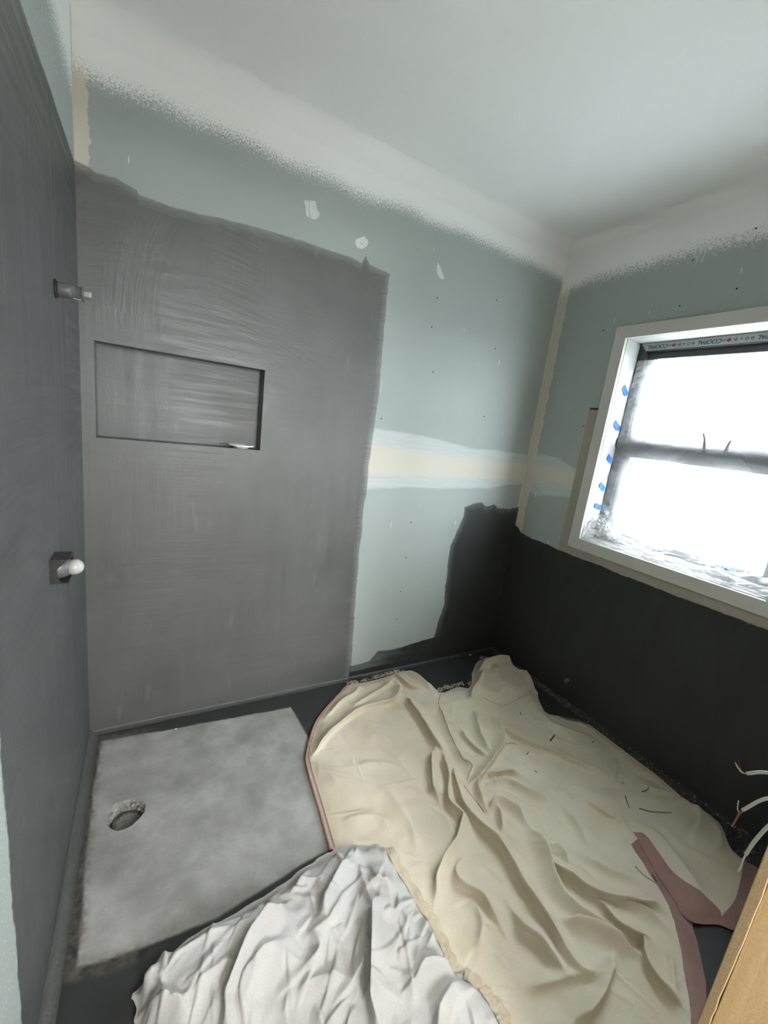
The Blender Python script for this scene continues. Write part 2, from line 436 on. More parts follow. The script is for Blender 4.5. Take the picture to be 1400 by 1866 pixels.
M_BACK, M_LEFT, M_RIGHT, M_CEIL, M_FLOOR = mat_wall_back(), mat_wall_left(), mat_wall_right(), mat_ceiling(), mat_floor()
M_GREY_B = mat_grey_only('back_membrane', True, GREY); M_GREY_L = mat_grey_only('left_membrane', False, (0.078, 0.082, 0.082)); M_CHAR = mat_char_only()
M_HALL = plain('hall_paint', (0.74, 0.67, 0.57), 0.8, 0.2)
M_PLY = plain('ply_floor', (0.70, 0.60, 0.47), 0.7, 0.2)
M_GREYFIX = plain('grey_membrane', tuple(c * 0.7 for c in GREY), 0.45, 0.5, var=0.25, scale=60, bump=0.4)
M_CHARFIX = plain('charcoal_membrane', (0.042, 0.043, 0.043), 0.45, 0.5, var=0.3, scale=60, bump=0.4)

# ------------------------------------------------------------------ room shell
T = 0.11
YF = -DEPTH
NX0, NX1, NZ0, NZ1, ND = 0.039, 0.597, 1.178, 1.496, 0.08
bm = bmesh.new()
XS, ZS = 1.06, 1.90
box(bm, -T, NX0, 0, T, -0.1, ZS); box(bm, NX1, XS, 0, T, -0.1, ZS); box(bm, XS, W + T + 0.09, 0, T, -0.1, ZS)
box(bm, NX0, NX1, 0, T, -0.1, NZ0); box(bm, NX0, NX1, 0, T, NZ1, ZS)
box(bm, NX0, NX1, ND, T, NZ0, NZ1)
box(bm, -T, W + T + 0.09, 0, T, ZS, 2.33); box(bm, -T, W + T + 0.09, 0, T, 2.33, H)
wall_back = structure(bm_obj('wall_back', bm, M_BACK), 'back wall half coated in grey membrane, bare green board at right', 'wall')

def slots(o, mats, pick):
    for m in mats: o.data.materials.append(m)
    for p in o.data.polygons: p.material_index = pick(p.center)
slots(wall_back, (M_GREY_B, M_CEIL), lambda c: 2 if c.z > 2.33 else (1 if c.z < ZS and c.x < XS else 0))
bm = bmesh.new()
box(bm, -T, 0, -0.94, 0, -0.1, ZS); box(bm, -T, 0, -0.94, 0, ZS, H); box(bm, -T, 0, -3.5, -0.94, -0.1, H)
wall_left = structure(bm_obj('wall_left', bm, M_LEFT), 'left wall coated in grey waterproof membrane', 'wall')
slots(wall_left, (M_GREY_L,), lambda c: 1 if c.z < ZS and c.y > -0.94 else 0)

WY0, WY1, WZ0, WZ1 = -0.432, -1.235, 0.880, 1.900    # rough window opening
XO = W + 0.19
bm = bmesh.new()
box(bm, W, XO, YF - 0.1, 0, -0.1, 0.75)
box(bm, W, XO, WY0, 0, 0.75, H); box(bm, W, XO, YF - 0.1, WY1, 0.75, H)
box(bm, W, XO, WY1, WY0, 0.75, WZ0); box(bm, W, XO, WY1, WY0, WZ1, H)
wall_right = structure(bm_obj('wall_right', bm, M_RIGHT), 'window wall, green board above and black coating below', 'wall')
slots(wall_right, (M_CHAR,), lambda c: 1 if c.z < 0.75 else 0)

bm = bmesh.new()
box(bm, 0, 0.10, YF - 0.1, YF, -0.1, H); box(bm, 0.965, W, YF - 0.1, YF, -0.1, H)
box(bm, 0.10, 0.965, YF - 0.1, YF, 2.06, H)
wall_front = structure(bm_obj('wall_front', bm, M_HALL), 'wall with the doorway the view looks through', 'wall')

bm = bmesh.new(); box(bm, -T, XO, -3.5, T, H, H + 0.1)
ceiling = structure(bm_obj('ceiling', bm, M_CEIL), 'white sprayed ceiling', 'ceiling')

M_LAWN = plain('outdoor_ground', (0.15, 0.155, 0.145), 0.9, 0.1, var=0.3, scale=3)
bm = bmesh.new()
box(bm, XO + 0.02, 40, -40, 40, -0.70, -0.60); box(bm, -40, XO + 0.02, 0.3, 40, -0.70, -0.60); box(bm, -40, XO + 0.02, -40, -3.6, -0.70, -0.60)
structure(bm_obj('ground', bm, M_LAWN), 'ground outside the window', 'ground')
# hall behind the doorway, with an opening added at its far end for light
bm = bmesh.new()
box(bm, W, W + 0.1, -3.5, YF - 0.1, -0.1, H)
wall_hall_right = structure(bm_obj('wall_hall_right', bm, M_HALL), 'side wall of the hall outside the doorway', 'wall')
bm = bmesh.new()
box(bm, 0, 0.45, -3.5, -3.4, -0.1, H); box(bm, 0.95, W, -3.5, -3.4, -0.1, H)
box(bm, 0.45, 0.95, -3.5, -3.4, 2.05, H); box(bm, 0.45, 0.95, -3.5, -3.4, -0.1, 1.15)
wall_hall_back = structure(bm_obj('wall_hall_back', bm, M_HALL), 'end wall of the hall with an opening added to let in light', 'wall')

bm = bmesh.new(); box(bm, 0, W, -3.4, YF - 0.02, 0.0005, 0.004)
structure(bm_obj('floor_hall', bm, M_PLY), 'plywood floor of the hall behind the doorway', 'floor')
# floor with the drain cut out
DX, DY, DR = 0.139, -0.432, 0.056
rng = random.Random(4)
bm = bmesh.new()
S = 0.075
xs = [-T, DX - S, DX + S, W + 0.19]; ys = [-3.5, DY - S, DY + S, T]
for i in range(3):
    for j in range(3):
        if i == 1 and j == 1: continue
        vs = [bm.verts.new(p) for p in ((xs[i], ys[j], 0), (xs[i + 1], ys[j], 0), (xs[i + 1], ys[j + 1], 0), (xs[i], ys[j + 1], 0))]
        bm.faces.new(vs)
NA = 48
RIM = [DR * (1 + 0.05 * math.sin(3 * k * 2 * math.pi / NA + 1) + rng.uniform(-0.03, 0.03)) for k in range(NA)]
inn, outr = [], []
for k in range(NA):
    a = 2 * math.pi * k / NA
    c, s = math.cos(a), math.sin(a)
    inn.append(bm.verts.new((DX + RIM[k] * c, DY + RIM[k] * s, 0)))
    q = S / max(abs(c), abs(s))
    outr.append(bm.verts.new((DX + q * c, DY + q * s, 0)))
for k in range(NA):
    bm.faces.new((inn[k], outr[k], outr[(k + 1) % NA], inn[(k + 1) % NA]))
box(bm, -T, DX - S, -3.5, T, -0.15, -0.1)
me = bpy.data.meshes.new('floor'); bm.to_mesh(me); bm.free()
floor = structure(mk('floor', me, M_FLOOR), 'grey screed floor with dark primed border', 'floor')

# chipped drain recess
M_DRAIN = plain('chipped_mortar', (0.30, 0.29, 0.27), 0.9, 0.2, var=0.55, scale=70, bump=0.9)
M_DARK = plain('hole_black', (0.012, 0.012, 0.012), 0.6, 0.3)
bm = bmesh.new()
rings = []
for ri, (fr, z) in enumerate(((1.04, -0.0002), (0.95, -0.004), (0.88, -0.016), (0.86, -0.034), (0.80, -0.060))):
    ring = []
    for k in range(NA):
        a = 2 * math.pi * k / NA
        j = 0 if ri == 0 else rng.uniform(-0.035, 0.035)
        zz = z + (0 if ri == 0 else rng.uniform(-0.002, 0.002))
        r = RIM[k] * (fr + j)
        ring.append(bm.verts.new((DX + r * math.cos(a), DY + r * math.sin(a), zz)))
    rings.append(ring)
for i in range(len(rings) - 1):
    for k in range(NA):
        bm.faces.new((rings[i][k], rings[i][(k + 1) % NA], rings[i + 1][(k + 1) % NA], rings[i + 1][k]))
bm.faces.new(rings[-1])
dr = bm_obj('drain_recess', bm, M_DRAIN, floor); dr['label'] = 'rough round drain recess chipped into the screed'
b = bmesh.new()                                                # dusty plug sitting low in the hole
prev = None
for fr, z in ((0.78, -0.050), (0.74, -0.030), (0.55, -0.026), (0.25, -0.027)):
    ring = [b.verts.new((DX + 0.003 + DR * (fr + rng.uniform(-.05, .05)) * math.cos(2 * math.pi * k / 30), DY - 0.009 + DR * (fr + rng.uniform(-.05, .05)) * math.sin(2 * math.pi * k / 30), z + rng.uniform(-.0015, .0015))) for k in range(30)]
    if prev:
        for k in range(30): b.faces.new((prev[k], prev[(k + 1) % 30], ring[(k + 1) % 30], ring[k]))
    prev = ring
b.faces.new(prev)
bm_obj('dusty_plug', b, plain('dusty_plug', (0.17, 0.165, 0.15), 0.95, 0.1, var=0.4, scale=60, bump=0.6), dr)
for (ang, rr, sz) in ((0.5, 0.80, 0.010), (1.0, 0.74, 0.008), (1.5, 0.82, 0.007), (2.6, 0.84, 0.009), (3.2, 0.88, 0.008), (0.1, 0.86, 0.008), (4.0, 0.86, 0.006)):
    b = bmesh.new()
    prism(b, [(sz * rng.uniform(.6, 1.2) * math.cos(t), sz * rng.uniform(.5, 1.0) * math.sin(t)) for t in (0.2, 1.3, 2.4, 3.6, 5.0)], 'z', -0.004, 0.003)
    o = bm_obj('mortar_chip', b, M_DRAIN, dr, (DX + DR * rr * math.cos(ang), DY + DR * rr * math.sin(ang), -0.013 + rng.uniform(-.006, .003)))
    o.rotation_euler = (rng.uniform(-.6, .6), rng.uniform(-.6, .6), rng.uniform(0, 6))

# membrane fillets along the foot of the walls
def cove(bm, p0, p1, nrm, w, h, seg=5, wob=0.0):
    """concave fillet from p0 to p1; nrm points into the room"""
    p0, p1, nrm = Vector(p0), Vector(p1), Vector(nrm)
    prof = [(0, h)] + [(w * (1 - math.cos(t)) * 1.0, h * (1 - math.sin(t))) for t in np.linspace(0.12, math.pi / 2 - 0.02, seg)] + [(w * 1.04, 0.0006)]
    n = 40; rows = []
    for i in range(n + 1):
        q = p0.lerp(p1, i / n); k = 1 + rng.uniform(-wob, wob)
        rows.append([bm.verts.new(q + nrm * (a * k) + Vector((0, 0, b * k))) for a, b in prof])
    for i in range(n):
        for j in range(len(prof) - 1):
            bm.faces.new((rows[i][j], rows[i + 1][j], rows[i + 1][j + 1], rows[i][j + 1]))
bm = bmesh.new(); cove(bm, (0, -0.0005, 0), (1.13, -0.0005, 0), (0, -1, 0), 0.022, 0.010, wob=0.10)
structure(bm_obj('baseboard_back', bm, M_GREYFIX, smooth=True), 'grey membrane fillet along the foot of the back wall', 'trim')
bm = bmesh.new(); cove(bm, (1.13, -0.0005, 0), (W, -0.0005, 0), (0, -1, 0), 0.022, 0.010, wob=0.10)
structure(bm_obj('baseboard_corner', bm, M_CHARFIX, smooth=True), 'charcoal membrane fillet in the dark back corner', 'trim')
bm = bmesh.new(); cove(bm, (0.0005, 0, 0), (0.0005, YF, 0), (1, 0, 0), 0.030, 0.028, wob=0.06)
structure(bm_obj('baseboard_left', bm, M_GREYFIX, smooth=True), 'grey membrane fillet along the foot of the left wall', 'trim')
def mat_edge():
    t = NT('speckled_edge')
    s = t.step(t.sub(t.noise(120, 4, 0.75), 0.62), 0.05)
    c = t.mix(t.mul(s, 0.7), (0.035, 0.036, 0.037), (0.32, 0.31, 0.29))
    t.principled(c, 0.7, 0.3, 0.0, t.bump(t.noise(90, 4, 0.7), 0.8, 0.006))
    return t.mat
M_EDGE = mat_edge()
bm = bmesh.new(); cove(bm, (W - 0.0005, 0, 0), (W - 0.0005, YF, 0), (-1, 0, 0), 0.030, 0.022, wob=0.18)
structure(bm_obj('baseboard_right', bm, M_EDGE, smooth=True), 'speckled black membrane strip along the window wall', 'trim')

# plastered cove between walls and ceiling
def ceiling_cove(name, p0, p1, nrm, r, label):
    p0, p1, nrm = Vector(p0), Vector(p1), Vector(nrm); bm = bmesh.new(); rows = []
    prof = [(r * (1 - math.sin(t)), -r * (1 - math.cos(t))) for t in np.linspace(0, math.pi / 2, 9)]
    for q in (p0, p1):
        rows.append([bm.verts.new(q + nrm * (a + 0.0004) + Vector((0, 0, H - 0.0004 + b))) for a, b in prof])
    for j in range(len(prof) - 1):
        bm.faces.new((rows[0][j], rows[1][j], rows[1][j + 1], rows[0][j + 1]))
    return structure(bm_obj(name, bm, M_CEIL, smooth=True), label, 'trim')
ceiling_cove('trim_2', (0, 0, 0), (W, 0, 0), (0, -1, 0), 0.06, 'white plaster cove above the back wall')
ceiling_cove('trim_3', (W, 0, 0), (W, YF, 0), (-1, 0, 0), 0.05, 'white plaster cove above the window wall')

# door jamb: raw stud and the plasterboard edge beside it
def mat_wood():
    t = NT('raw_pine')
    g = t.noise(1.0, 5, 0.65, stretch=(60, 60, 2.5))
    f = t.add(t.mul(g, 0.6), t.mul(t.noise(240, 3, 0.7), 0.4))
    c = t.mix(t.rng(f, 0.35, 0.65), (0.58, 0.38, 0.19), (0.74, 0.52, 0.28))
    t.principled(c, 0.7, 0.3, 0.0, t.bump(f, 0.3, 0.003)); return t.mat
def mat_boardedge():
    t = NT('paper_board_edge')
    c = t.mix(t.noise(180, 4, 0.7), (0.34, 0.235, 0.13), (0.48, 0.34, 0.20))
    t.principled(c, 0.85, 0.2, 0.0, t.bump(t.noise(300, 3, 0.7), 0.4, 0.003)); return t.mat
bm = bmesh.new(); box(bm, 0.920, 0.965, YF - 0.10, YF - 0.0125, 0.0, 2.06); bevel_all(bm, 0.001, 1)
jamb = structure(bm_obj('trim_1', bm, mat_wood()), 'raw orange pine door stud in the right foreground', 'door jamb')
bm = bmesh.new()
n = 120; rows = []
for i in range(n + 1):
    z = 2.06 * i / n
    j = rng.uniform(-0.0007, 0.0007) + 0.0008 * math.sin(z * 23) 
    rows.append([bm.verts.new(p) for p in ((0.965, YF, z), (0.9195, YF, z), (0.9185, YF - 0.001, z), (0.9183, YF - 0.0112 + j, z), (0.920, YF - 0.0123 + j, z), (0.965, YF - 0.0123 + j, z))])
for i in range(n):
    for k in range(5):
        bm.faces.new((rows[i][k], rows[i][k + 1], rows[i + 1][k + 1], rows[i + 1][k]))
be = bm_obj('board_edge', bm, mat_boardedge(), jamb); be['label'] = 'duller tan plasterboard edge beside the stud'
# ------------------------------------------------------------------ window
M_CASING = plain('primed_casing', (0.56, 0.55, 0.52), 0.6, 0.4, var=0.03, scale=20)
M_LINING = plain('white_lining', (0.45, 0.45, 0.44), 0.5, 0.4, var=0.02, scale=20)
M_ALU = plain('dark_aluminium', (0.030, 0.030, 0.034), 0.38, 0.5, var=0.15, scale=30)
M_STEEL = plain('steel', (0.35, 0.34, 0.33), 0.35, 0.5, metal=0.7)
M_PACK = plain('packer_board', (0.36, 0.325, 0.28), 0.85, 0.2, var=0.12, scale=50, bump=0.3)
def mat_glass(haze):
    t = NT('glass_pane')
    tr = t.t.nodes.new('ShaderNodeBsdfTransparent'); tr.inputs[0].default_value = (0.94, 0.97, 0.97, 1)
    tl = t.t.nodes.new('ShaderNodeBsdfTranslucent'); tl.inputs[0].default_value = (0.9, 0.95, 1.0, 1)
    gl = t.t.nodes.new('ShaderNodeBsdfGlossy'); gl.inputs['Roughness'].default_value = 0.08
    m1 = t.t.nodes.new('ShaderNodeMixShader'); m1.inputs[0].default_value = haze
    t.lk(tr.outputs[0], m1.inputs[1]); t.lk(tl.outputs[0], m1.inputs[2])
    m2 = t.t.nodes.new('ShaderNodeMixShader'); m2.inputs[0].default_value = 0.04
    t.lk(m1.outputs[0], m2.inputs[1]); t.lk(gl.outputs[0], m2.inputs[2])
    t.lk(m2.outputs[0], t.out.inputs[0])
    return t.mat
win = structure(empty('window_1', (W, -0.835, 0.84)), 'dark aluminium window in white lining and grey casing', 'window')
def wpart(name, bm, mat, parent=win, smooth=False):
    o = bm_obj(name, bm, mat, None, smooth=smooth)
    o.parent = parent
    base = parent
    off = Vector((0, 0, 0))
    while base is not None:
        off += base.location; base = base.parent
    o.location = -off
    return o
CO = dict(y0=-0.391, y1=-1.277, z0=0.838, z1=1.940)     # casing outer
CI = dict(y0=-0.447, y1=-1.221, z0=0.895, z1=1.884)     # casing inner
cx0, cx1 = W - 0.018, W - 0.0005
def casing(poly):
    bm = bmesh.new(); prism(bm, poly, 'x', cx0, cx1); bevel_all(bm, 0.0012, 1); wpart('casing_board', bm, M_CASING)
e = 0.0004
casing([(CO['y0'], CO['z0'] + e), (CO['y0'], CO['z1'] - e), (CI['y0'], CI['z1'] - e), (CI['y0'], CI['z0'] + e)])
casing([(CO['y1'], CO['z0'] + e), (CI['y1'], CI['z0'] + e), (CI['y1'], CI['z1'] - e), (CO['y1'], CO['z1'] - e)])
casing([(CO['y0'] - e, CO['z1']), (CO['y1'] + e, CO['z1']), (CI['y1'] + e, CI['z1']), (CI['y0'] - e, CI['z1'])])
casing([(CO['y0'] - e, CO['z0']), (CI['y0'] - e, CI['z0']), (CI['y1'] + e, CI['z0']), (CO['y1'] + e, CO['z0'])])
# lining boards, a shadow gap behind the casing
lx0, lx1 = W + 0.0025, W + 0.112
LI = dict(y0=-0.4475, y1=-1.2205, z0=0.8955, z1=1.8835)
def lining(a, b, c, d):
    bm = bmesh.new(); box(bm, lx0, lx1, a, b, c, d); bevel_all(bm, 0.001, 1); wpart('lining_board', bm, M_LINING)
lining(LI['y0'], -0.4335, 0.8815, 1.8985); lining(-1.2335, LI['y1'], 0.8815, 1.8985)
lining(LI['y1'] + .0005, LI['y0'] - .0005, LI['z1'], 1.8985); lining(LI['y1'] + .0005, LI['y0'] - .0005, 0.8815, LI['z0'])
# aluminium frame
fx0, fx1 = W + 0.113, W + 0.175
def bar(name, y0, y1, z0, z1, x0, x1, parent=win, mat=M_ALU, bv=0.0015):
    bm = bmesh.new(); box(bm, x0, x1, min(y0, y1), max(y0, y1), z0, z1); bevel_all(bm, bv, 1)
    return wpart(name, bm, mat, parent)
FW = 0.040
iy0, iy1, iz0, iz1 = -0.448, -1.220, 0.896, 1.883
bar('frame_bar', iy0 + .012, iy0 - FW, iz0 - .01, iz1 + .012, fx0, fx1)
bar('frame_bar', iy1 - .012, iy1 + FW, iz0 - .01, iz1 + .012, fx0, fx1)
bar('frame_bar', iy0 - FW - .0005, iy1 + FW + .0005, iz1 - FW, iz1 + .012, fx0, fx1)
bar('frame_bar', iy0 - FW - .0005, iy1 + FW + .0005, iz0 - .01, iz0 + FW, fx0, fx1)
bar('transom', iy0 - FW - .0005, iy1 + FW + .0005, 1.372, 1.428, fx0, fx1)
# sashes with panes
SW = 0.034
def sash(z0, z1, haze, nm):
    y0, y1 = iy0 - FW + .002, iy1 + FW - .002
    s = bar(nm, y0, y0 - SW, z0, z1, fx0 + .018, fx1 - .008)
    bar('sash_stile', y1, y1 + SW, z0, z1, fx0 + .018, fx1 - .008, s)
    bar('sash_rail', y0 - SW, y1 + SW, z1 - SW, z1, fx0 + .018, fx1 - .008, s)
    bar('sash_rail', y0 - SW, y1 + SW, z0, z0 + SW * .6, fx0 + .018, fx1 - .008, s)
    bm = bmesh.new(); box(bm, fx0 + .036, fx0 + .040, y1 + SW, y0 - SW, z0 + SW * .6, z1 - SW)
    p = wpart('pane', bm, mat_glass(haze), s)
    return s
sash(1.426, iz1 - FW + .002, 0.12, 'sash_stile')
sash(iz0 + FW - .002, 1.374, 0.30, 'sash_stile')
bm = bmesh.new(); box(bm, W + 0.098, W + 0.1125, -0.456, -0.448, 1.385, 1.425); bevel_all(bm, .001, 1); wpart('stay_bracket', bm, M_ALU)
# two latch tips on the transom
for (y, z, dy, h) in ((-0.842, 1.430, 0.016, 0.052), (-0.920, 1.430, -0.012, 0.030)):
    bm = bmesh.new(); tube(bm, [(W + 0.104, y, z - 0.02), (W + 0.100, y + dy * .4, z + h * .5), (W + 0.094, y + dy, z + h)], 0.0065, 8, 0.0045)
    wpart('latch_handle', bm, M_STEEL, smooth=True)

# manufacturer tape across the head of the frame, printed upside down
M_TAPE = plain('grey_label_tape', (0.34, 0.36, 0.35), 0.45, 0.4, var=0.05)
M_INK = plain('blue_black_ink', (0.035, 0.045, 0.085), 0.6, 0.2)
M_RED = plain('red_ink', (0.30, 0.04, 0.06), 0.6, 0.2)
TZ0, TZ1 = 1.847, 1.882
bm = bmesh.new(); prism(bm, [(iy0 - .004, TZ1), (iy1 + .004, TZ1), (iy1 + .030, TZ0), (iy0 - .033, TZ0)], 'x', fx0 - .0012, fx0 - .0002)
tape = wpart('label_tape', bm, M_TAPE); tape['label'] = 'printed grey maker tape across the window head'
TOFF = Vector((W, -0.835, 0.84))
def ink(name, bm_or_me, mat, y, z, flip=True):
    """flat print lying on the tape: local x -> +y, local y -> -z (reads upside down from the room)"""
    me = bm_or_me
    mt = Matrix(((0, 0, -1, 0), (1, 0, 0, 0), (0, -1, 0, 0), (0, 0, 0, 1)))
    me.transform(mt)
    o = mk(name, me, mat, tape)
    o.location = Vector((fx0 - .00145, y, z))      # parents sit at the world origin in total
    return o
def text_mesh(s, size):
    cu = bpy.data.curves.new('print', 'FONT'); cu.body = s; cu.size = size; cu.align_x = 'CENTER'; cu.align_y = 'CENTER'
    cu.shear = 0.25; cu.space_character = 0.95; cu.offset = 0.0004; cu.extrude = 0.0002
    o = bpy.data.objects.new('print', cu); COL.objects.link(o)
    bpy.context.view_layer.update()
    me = bpy.data.meshes.new_from_object(o.evaluated_get(bpy.context.evaluated_depsgraph_get()))
    bpy.data.objects.remove(o); bpy.data.curves.remove(cu)
    return me
def poly_mesh(pts, hole=None):
    bm = bmesh.new()
    if hole is None: prism(bm, pts, 'z', -.0002, .0002)
    else:
        n = len(pts)
        A = [bm.verts.new((p[0], p[1], 0)) for p in pts]; B = [bm.verts.new((p[0], p[1], 0)) for p in hole]
        for i in range(n): bm.faces.new((A[i], A[(i + 1) % n], B[(i + 1) % n], B[i]))
    me = bpy.data.meshes.new('print'); bm.to_mesh(me); bm.free(); return me
def circ(r, n=14): return [(r * math.cos(2 * math.pi * k / n), r * math.sin(2 * math.pi * k / n)) for k in range(n)]
zc = (TZ0 + TZ1) / 2 - .001
y = -0.505
while y > iy1 + 0.06:
    ink('lettering', text_mesh('COOPAL', 0.0235), M_INK, y - .028, zc)
    ink('dash_mark', poly_mesh([(-.009, -.0032), (.006, -.0032), (.006, -.0012), (-.009, -.0012)]), M_INK, y - .079, zc)
    ink('dash_mark', poly_mesh([(-.009, .0012), (.006, .0012), (.006, .0032), (-.009, .0032)]), M_INK, y - .079, zc)
    ink('diamond_mark', poly_mesh([(-.0105, 0), (0, -.0085), (.0105, 0), (0, .0085)]), M_RED, y - .098, zc)
    for k in range(4):
        yy = y - .122 - k * .0185
        if k == 1: ink('triangle_mark', poly_mesh([(-.004, -.004), (.004, -.004), (0, .004)]), M_INK, yy, zc)
        else: ink('ring_mark', poly_mesh(circ(.0062), circ(.0040)), M_INK, yy, zc)
        if k in (0, 3): ink('dot_mark', poly_mesh(circ(.0022, 8)), M_INK, yy, zc)
    y -= 0.213

# packers showing outside the casing
bm = bmesh.new()
L = [(-0.392, 0.800), (-0.330, 0.798)] + [(-0.330 - 0.0035 * rng.random() - 0.004 * (z > 1.0), z) for z in np.linspace(0.82, 1.50, 22)] + [(-0.336, 1.550), (-0.392, 1.550)]
prism(bm, L, 'x', W - 0.0075, W - 0.0012); wpart('packer_strip', bm, M_PACK)
bm = bmesh.new()
L = [(-0.3925, 0.8375)] + [(-0.3925, 0.798)] + [(y_, 0.796 + rng.uniform(-.002, .002)) for y_ in np.linspace(-0.42, -1.29, 26)] + [(-1.30, 0.8375)]
prism(bm, L, 'x', W - 0.0075, W - 0.0012); wpart('packer_strip', bm, M_PACK)
bm = bmesh.new(); box(bm, W - 0.003, W - 0.0004, -0.392, -0.334, 1.5525, 1.560); wpart('packer_gap', bm, M_DARK)

# plastic film taped over the window
def perlin(x, y, seed):
    r = np.random.RandomState(seed); g = r.rand(256, 256) * 2 * np.pi
    xi = np.floor(x).astype(int); yi = np.floor(y).astype(int); xf = x - xi; yf = y - yi
    def gr(ix, iy, dx, dy):
        a = g[ix % 256, iy % 256]; return np.cos(a) * dx + np.sin(a) * dy
    u = xf ** 3 * (xf * (xf * 6 - 15) + 10); v = yf ** 3 * (yf * (yf * 6 - 15) + 10)
    a = gr(xi, yi, xf, yf) * (1 - u) + gr(xi + 1, yi, xf - 1, yf) * u
    b = gr(xi, yi + 1, xf, yf - 1) * (1 - u) + gr(xi + 1, yi + 1, xf - 1, yf - 1) * u
    return (a * (1 - v) + b * v) * 1.4
def ridged(x, y, seed):
    return 1 - np.abs(perlin(x, y, seed)) * 1.6
def sstep(a, b, v):
    t = np.clip((v - a) / (b - a), 0, 1); return t * t * (3 - 2 * t)
def grid_mesh(name, XYZ, smooth=True):
    n, m = XYZ.shape[:2]
    idx = np.arange(n * m).reshape(n, m)
    f = np.stack([idx[:-1, :-1], idx[1:, :-1], idx[1:, 1:], idx[:-1, 1:]], -1).reshape(-1, 4)
    me = bpy.data.meshes.new(name); me.from_pydata(XYZ.reshape(-1, 3).tolist(), [], f.tolist())
    if smooth: me.polygons.foreach_set('use_smooth', [True] * len(me.polygons))
    return me
def mat_film(name='plastic_film', tc=(0.62, 0.62, 0.64), dc=(0.66, 0.63, 0.62), f0=0.34, f1=0.88, fn=0.9):
    t = NT(name)
    tr = t.t.nodes.new('ShaderNodeBsdfTransparent'); tr.inputs[0].default_value = (1, 1, 1, 1)
    tl = t.t.nodes.new('ShaderNodeBsdfTranslucent'); tl.inputs[0].default_value = (*tc, 1)
    df = t.t.nodes.new('ShaderNodeBsdfDiffuse'); df.inputs[0].default_value = (*dc, 1)
    gl = t.t.nodes.new('ShaderNodeBsdfGlossy'); gl.inputs['Roughness'].default_value = 0.18
    a = t.t.nodes.new('ShaderNodeMixShader'); a.inputs[0].default_value = 0.45
    t.lk(tl.outputs[0], a.inputs[1]); t.lk(df.outputs[0], a.inputs[2])
    b = t.t.nodes.new('ShaderNodeMixShader'); b.inputs[0].default_value = 0.25
    t.lk(a.outputs[0], b.inputs[1]); t.lk(gl.outputs[0], b.inputs[2])
    lw = t.t.nodes.new('ShaderNodeLayerWeight'); lw.inputs[0].default_value = 0.35
    fac = t.add(t.rng(lw.outputs['Facing'], 0.0, 1.0, f0, f1), t.mul(t.nz(5, 1, 0.4), fn))
    c = t.t.nodes.new('ShaderNodeMixShader'); t.lk(fac, c.inputs[0])
    t.lk(tr.outputs[0], c.inputs[1]); t.lk(b.outputs[0], c.inputs[2])
    t.lk(c.outputs[0], t.out.inputs[0])
    return t.mat
ny, nz_ = 200, 230
u = np.linspace(0, 1, ny)[:, None]; v = np.linspace(0, 1, nz_)[None, :]
yy = (-0.4565 - u * 0.760) + 0 * v
zz = 0.902 + v * 0.90 + 0 * u
# left edge drifts away from the lining between the tapes; the foot spreads over the sill
bulge = 0.5 + 0.5 * np.cos((zz - 1.069) / 0.145 * 2 * np.pi)
low = 1 - sstep(0.0, 0.12, zz - 0.902)
corner = np.exp(-(((yy + 0.455) / 0.13) ** 2 + ((zz - 0.93) / 0.11) ** 2))
left = np.exp(-((yy + 0.45) / 0.05) ** 2)
xx = W + 0.106 - 0.086 * low ** 1.2 - 0.014 * left * (1 - bulge) * (1 - low)
wr = 0.0022 + 0.015 * low + 0.026 * corner + 0.005 * left
fold = ridged(yy * 4 + 0.8 * perlin(yy * 9, zz * 9, 4), zz * 42 + yy * 6, 3)          # long folds along the sill
xx = xx - wr * np.clip((0.35 + 0.45 * low) * fold + (0.6 - 0.35 * low) * ridged(yy * 9 + zz * 5, zz * 16 - yy * 4, 6) + 0.4 * ridged(yy * 22, zz * 30 + yy * 12, 5), 0, 1.3)
zz = zz + low * 0.010 * perlin(yy * 16, v * 3 + 0 * yy, 8) + 0.012 * corner * ridged(yy * 30, zz * 26, 9)
yy = yy - left * 0.012 * (1 - bulge) - 0.016 * corner * perlin(zz * 40, yy * 40, 12)
yy = np.clip(yy, -1.2185, -0.4545); xx = np.clip(xx, W + 0.006, W + 0.1105); zz = np.clip(zz, 0.8985, 1.83)
film = mk('plastic_film', grid_mesh('plastic_film', np.stack([xx, yy, zz], -1)), mat_film())
